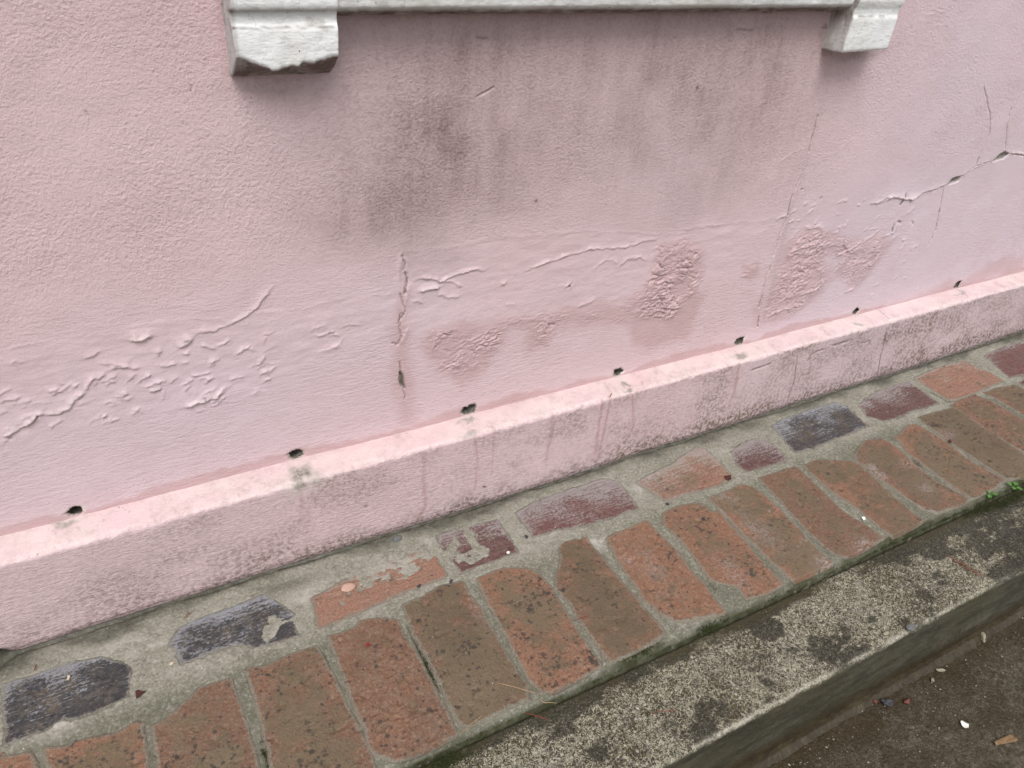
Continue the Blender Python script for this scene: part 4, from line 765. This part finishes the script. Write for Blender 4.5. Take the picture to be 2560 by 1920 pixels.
def scrap(pts, z, mat, name, label, cat, curl=.0015, th=.0005, group=None):
    """a leaf or petal: outline on the ground, thin, cupped"""
    p = np.array(pts); c = p.mean(0); bm = bmesh.new(); n = len(p); k = 3
    pr = np.concatenate([np.linspace(p[i], p[(i+1) % n], k, endpoint=False) for i in range(n)]); c3 = np.array([c[0], c[1], z])
    rng = np.linalg.norm(pr-c, axis=1).max(); layers = []
    for off in (0, th):
        ring = []
        for f in (1, .7, .35):
            row = []
            for j, q in enumerate(pr):
                d = (q-c)*f; rr = np.linalg.norm(d)/rng; row.append(bm.verts.new((d[0], d[1], .0006+off+curl*rr*rr*(.6+.4*math.sin(j*1.3)))))
            ring.append(row)
        cv = bm.verts.new((0, 0, .0006+off)); layers.append((ring, cv))
    N = len(pr)
    for ring, cv in layers:
        for a, b in ((0,1),(1,2)):
            for j in range(N): bm.faces.new((ring[a][j], ring[a][(j+1)%N], ring[b][(j+1)%N], ring[b][j]))
        for j in range(N): bm.faces.new((ring[2][j], ring[2][(j+1)%N], cv))
    for j in range(N): bm.faces.new((layers[0][0][0][j], layers[0][0][0][(j+1)%N], layers[1][0][0][(j+1)%N], layers[1][0][0][j]))
    o = from_bm(name, bm, mat); o.location = tuple(c3); return tag(o, label, cat, group)
def stone(c, z, rx, ry, rz, mat, label, name='pebble', ang=0, seed=1, cat='pebble', rough=.25, group=None):
    bm = bmesh.new(); bmesh.ops.create_icosphere(bm, subdivisions=3, radius=1); ca, sa = math.cos(ang), math.sin(ang); r = random.Random(seed); ph = [r.random()*6 for _ in range(6)]
    for v in bm.verts:
        k = 1+rough*(.5*math.sin(3.1*v.co.x+ph[0])*math.cos(2.3*v.co.y+ph[1])+.35*math.sin(4.7*v.co.z+ph[2]+2*v.co.x)+.15*math.sin(7*v.co.y+ph[3]))
        x, y, zz = v.co.x*rx*k, v.co.y*ry*k, v.co.z*rz*k; v.co = (x*ca-y*sa, x*sa+y*ca, zz+rz*.55)
    o = from_bm(name, bm, mat); o.location = (c[0], c[1], z); return tag(o, label, cat, group)
ZB, ZK, ZP = .0012, -.0115, -.1640
needle(K(3,(1708,283),(1830,350),(1972,432)), ZK, MAT_NEEDLE_BROWN, 'thick brown pine needle on the kerb, upper one of a touching pair', .0009, 'pair of brown needles on the kerb')
needle(K(3,(1740,312),(1850,382),(1968,440)), ZK+.0004, MAT_NEEDLE_BROWN, 'brown pine needle on the kerb, lower one of a touching pair', .0008, 'pair of brown needles on the kerb')
needle(J2(G(2,(1010,1108),(1120,1138),(1285,1184))), ZB+.0016, MAT_NEEDLE_TAN, 'straw coloured needle across the olive filmed brick towards the kerb', .0006)
needle(J2(G(2,(1270,1188),(1320,1222),(1350,1218),(1400,1220))), -.004, MAT_NEEDLE_TAN, 'short kinked straw needle over the mortar lip', .0005)
needle(G(2,(912,1318),(840,1375),(756,1452)), ZB+.001, MAT_NEEDLE_TAN, 'straw needle bridging the joint beside the bright orange brick', .0005)
needle(K(2,(1183,1296),(1260,1318),(1362,1352)), ZK, MAT_NEEDLE_RED, 'red pine needle on the kerb just below the mortar lip', .0006)
needle(K(2,(2005,1296),(2090,1288),(2168,1280)), ZK, MAT_NEEDLE_RED, 'level red needle alone on pale speckled kerb concrete', .0006)
needle(G(2,(1490,706),(1540,695),(1605,668)), ZB+.0005, MAT_NEEDLE_RED, 'thin red needle across the joint between two tan bricks', .0006)
needle(G(1,(226,1030),(240,984)), ZB+.001, MAT_NEEDLE_RED, 'short red needle on mortar above the dark slate brick', .0007)
needle(G(1,(1184,694),(1212,668),(1240,660)), ZB+.0015, MAT_NEEDLE_BROWN, 'bent brown twig on mortar near the plinth foot', .0009, name='twig', cat='twig')
needle(G(4,(2025,700),(2060,675)), .004, MAT_NEEDLE_TAN, 'tiny straw twig in the corner where plinth meets mortar', .0007, name='twig', cat='twig')
t_ = PT(4,(1752,380))[0]; needle([(t_[0],-.0475),(t_[0]+.010,-.040)], .1665, MAT_NEEDLE_BROWN, 'dark twig poking over the pink plinth top edge', .0009, name='twig', cat='twig')
scrap(G(5,(282,1422),(325,1416),(328,1440),(310,1452),(288,1440)), ZB+.0006, MAT_LEAF_DARK, 'dead_leaf', 'dark red leaf scrap on the pale washed orange brick', 'leaf')
scrap(G(1,(872,1160),(895,1148),(912,1158),(942,1156),(905,1190),(878,1208)), ZB, MAT_LEAF_DARK, 'dead_leaf', 'dark heart shaped leaf on mortar beside the slate brick', 'leaf')
scrap(G(5,(1720,1192),(1738,1190),(1745,1205),(1730,1212)), ZB+.0006, MAT_LEAF_DARK, 'dead_leaf', 'tiny dark leaf scrap on a far tan brick', 'leaf')
scrap(PV(3,(2010,1488),(2050,1462),(2120,1434),(2160,1452),(2166,1480),(2100,1490),(2030,1506)), ZP, MAT_LEAF_TAN, 'dead_leaf', 'torn tan dead leaf on the dark damp pavement', 'leaf', .004)
scrap(PV(3,(1798,1352),(1815,1348),(1850,1372),(1853,1390),(1832,1398),(1805,1374)), ZP, MAT_PETAL, 'petal', 'bright white petal alone on the damp pavement', 'petal', .003)
scrap(G(3,(1164,38),(1185,36),(1192,52),(1178,60)), ZB, MAT_PETAL, 'petal', 'small white petal in a brick joint near the kerb', 'petal')
scrap(G(1,(432,1088),(440,1055),(455,1058),(446,1092)), ZB+.0006, MAT_CREAM, 'petal', 'cream petal lying on the dark slate brick', 'petal')
scrap(G(1,(1090,990),(1102,972),(1120,974),(1104,994)), ZB, MAT_CREAM, 'petal', 'cream petal on mortar below the red edged slate brick', 'petal')
scrap(G(2,(1068,272),(1078,258),(1094,266),(1080,278)), ZB+.0006, MAT_PETAL, 'petal', 'white petal at the corner of the mortar smeared plum brick', 'petal')
scrap(G(2,(165,856),(190,848),(196,868),(172,874)), ZB+.0006, plain('crimson_petal', (.22,.02,.03), (.16,.02,.025)), 'petal', 'crimson petal on the plain orange brick', 'petal')
stone(K(3,(1476,752))[0], ZK, .0085, .0065, .005, MAT_STONE_GREY, 'round grey pebble on the outer edge of the kerb', seed=3)
stone(PV(3,(1330,1232))[0], ZP, .012, .006, .006, MAT_STONE_DARK, 'black angular stone chip on pavement below the kerb', 'stone_chip', -.6, 4, 'stone chip', .45)
stone(PV(3,(1940,808))[0], ZP, .012, .0045, .005, MAT_STONE_PALE, 'pale bent stone sliver at the foot of the kerb', 'stone_chip', 1.0, 5, 'stone chip', .4)
stone(PV(3,(1455,1222))[0], ZP, .006, .004, .004, MAT_STONE_RED, 'red brick crumb right of the black stone chip', 'brick_chip', .2, 6, 'brick crumb', .45)
stone(PV(3,(1252,1225))[0], ZP, .004, .004, .003, MAT_STONE_RED, 'tiny red brick crumb left of the black stone chip', 'brick_chip', .2, 8, 'brick crumb', .45)
stone(PV(3,(1620,1085))[0], ZP, .0042, .003, .003, MAT_STONE_PALE, 'small cream stone on pavement between kerb foot and black chip', 'stone_chip', .4, 9, 'stone chip', .4)
stone(PV(3,(1672,1022))[0], ZP, .008, .003, .003, MAT_STONE_PALE, 'thin pale stone sliver close under the kerb', 'stone_chip', -.7, 10, 'stone chip', .4)
stone(G(2,(366,180))[0], .0004, .0095, .0060, .0045, MAT_STONE_GREY, 'smooth grey pebble set in mortar under the plinth', seed=7)
stone(G(2,(50,490))[0], .0004, .0110, .0085, .0022, MAT_STONE_PINK, 'flat pink disc of stone in mortar over the buried brick', seed=11)
stone(K(3,(1320,788))[0], ZK, .0055, .0032, .003, MAT_STONE_PALE, 'oblong cream stone on the kerb beside dark lichen', seed=12)
for i, (z, p, txt) in enumerate(((2,(508,481),'black crumb on the exposed orange strip of the buried brick'), (2,(714,452),'black crumb in mortar above the olive filmed brick'), (2,(1436,508),'shiny black seed in the joint between two tan bricks'), (2,(1198,165),'black crumb in mortar below the long plum brick'), (3,(150,50),'black crumb on an orange brick by the mortar'), (4,(2105,1060),'dark crumb in the joint under the washed orange brick'))):
    stone(G(z,p)[0], ZB, .0036, .0026, .002, MAT_STONE_DARK, txt, 'crumb', .5*i, 20+i, 'crumb', .4, 'black crumbs on the bricks')

# weeds: two seedlings rooted between bricks and kerb
def weed(c, z, leaves, label):
    r = tag(empty('weed_seedling', (c[0], c[1], z)), label, 'weed')
    bm = bmesh.new(); bmesh.ops.create_cone(bm, cap_ends=True, segments=8, radius1=.0008, radius2=.0005, depth=.014, matrix=Matrix.Translation((c[0], c[1], z+.006))); from_bm('stem', bm, MAT_GREEN, r)
    for a, ln, wd, up in leaves:
        rows = []
        for t in np.linspace(0, 1, 9):
            wv = wd*math.sin(math.pi*min(1, t*.9+.08))**.7*(.35 if t < .25 else 1); d = .003+ln*t; hz = z+.010+up*t-.004*t*t
            rows.append([(c[0]+d*math.cos(a)-s*wv*math.sin(a), c[1]+d*math.sin(a)+s*wv*math.cos(a), hz+.0012*abs(s)) for s in (-1,-.5,0,.5,1)])
        rows = np.array(rows); bot = rows[:, ::-1]-np.array([0,0,.0003]); mesh_grid('leaf', np.concatenate([rows, bot], 1), MAT_GREEN, parent=r)
c = K(5,(2130,1512))[0]; weed(c, -.010, ((.3,.014,.0048,.004), (2.2,.012,.0042,.006), (-1.2,.013,.0045,.003), (3.6,.010,.004,.004)), 'larger green seedling with rounded leaves in the mossy kerb joint')
c = K(5,(1985,1568))[0]; weed(c, -.010, ((-.2,.013,.0045,.003), (1.6,.009,.0036,.005), (3.3,.010,.004,.003)), 'smaller green seedling in the mossy kerb joint')

def build_moss():
    """short tufts, far too many to count"""
    r = random.Random(5); vs, fs = [], []
    spots = [(G(2,(640,1605))[0],.045,.010,520), (G(2,(690,1560))[0],.015,.008,160), (G(1,(1725,1560))[0],.007,.022,220), (G(5,(2130,1545))[0],.09,.009,620), (G(5,(1950,1600))[0],.05,.006,260), (G(3,(200,735))[0],.025,.007,220), (G(2,(1960,880))[0],.03,.006,160), (G(5,(1940,1220))[0],.012,.006,90), (G(5,(2010,1300))[0],.02,.006,150), (G(5,(1320,790))[0],.012,.003,60), (G(2,(580,1010))[0],.004,.03,140)]
    for x in np.arange(.5, 3.2, .02): spots.append(((x+r.uniform(-.01,.01), -.4475), .012, .0018, r.choice((0,0,4,10))+int(10*(x > 1.5))))
    for c, rx, ry, n in spots:
        for _ in range(n):
            x = c[0]+r.gauss(0, rx*.55); y = c[1]+r.gauss(0, ry*.55); z0 = -.003-(max(0, -y-.438)*.5 if y < -.438 else 0); z0 = max(z0, -.012)
            h = r.uniform(.0015,.0042); a = r.uniform(0,6.28); wd = r.uniform(.0006,.0012); lx, ly = r.gauss(0,.0012), r.gauss(0,.0012); i = len(vs)
            vs += [(x+wd*math.cos(a), y+wd*math.sin(a), z0), (x+wd*math.cos(a+2.1), y+wd*math.sin(a+2.1), z0), (x+wd*math.cos(a+4.2), y+wd*math.sin(a+4.2), z0), (x+lx, y+ly, z0+h)]
            fs += [(i,i+1,i+3), (i+1,i+2,i+3), (i+2,i,i+3)]
    me = bpy.data.meshes.new('moss'); me.from_pydata(vs, [], fs); me.update(); me.materials.append(MAT_MOSS)
    tag(link('moss', me), 'low green moss growing in the joint between bricks and kerb', 'moss', kind='stuff')
build_moss()

def build_grit():
    """sand and chips washed against the kerb's foot, the joints and the plinth: far too many to count"""
    k = M('loose_grit'); g = k.t.nodes.new('ShaderNodeNewGeometry').outputs['Random Per Island']; rp = k.t.nodes.new('ShaderNodeValToRGB'); e = rp.color_ramp.elements
    e[0].color = (.03,.027,.022,1); e[1].color = (.48,.43,.32,1); e[1].position = 1
    for p, c in ((.35,(.075,.060,.042,1)), (.62,(.17,.145,.105,1)), (.86,(.27,.235,.17,1))): n = e.new(p); n.color = c
    k.t.links.new(g, rp.inputs[0]); m = k.done(rp.outputs[0], .8)
    r = random.Random(9); vs, fs = [], []
    def chip(x, y, z, a):
        i = len(vs); sx, sy, sz, t = a*r.uniform(.7,1.3), a*r.uniform(.5,1.0), a*r.uniform(.4,.8), r.uniform(0,3.14); ca, sa = math.cos(t), math.sin(t)
        for dx, dy, dz in ((1,0,.2),(-1,.1,.1),(.1,1,.3),(0,-1,.15),(.2,.1,1),(0,0,-.5)): vs.append((x+dx*sx*ca-dy*sy*sa, y+dx*sx*sa+dy*sy*ca, z+dz*sz))
        for q in ((0,2,4),(2,1,4),(1,3,4),(3,0,4),(2,0,5),(1,2,5),(3,1,5),(0,3,5)): fs.append(tuple(i+w_ for w_ in q))
    for _ in range(3000): chip(r.uniform(.9,2.7), -.612-abs(r.gauss(0,.09)), -.1650+r.uniform(0,.0012), .0005+.0013*r.random()**3)
    for _ in range(260): chip(r.uniform(.9,2.7), -.622-abs(r.gauss(0,.02)), -.1645, .0008+.0016*r.random()**2)
    for _ in range(500): chip(r.uniform(.15,2.7), -.056-abs(r.gauss(0,.012)), .0006, .0004+.0009*r.random()**3)
    for _ in range(420): chip(r.uniform(.15,2.6), r.uniform(-.43,-.07), .0012, .0004+.0008*r.random()**3)
    for _ in range(420): chip(r.uniform(.6,2.7), r.uniform(-.585,-.456), -.0115, .0005+.0012*r.random()**3)
    me = bpy.data.meshes.new('grit'); me.from_pydata(vs, [], fs); me.update(); me.materials.append(m)
    tag(link('grit', me), 'loose sand and chips on the pavement, kerb and bricks', 'grit', kind='stuff')
build_grit()
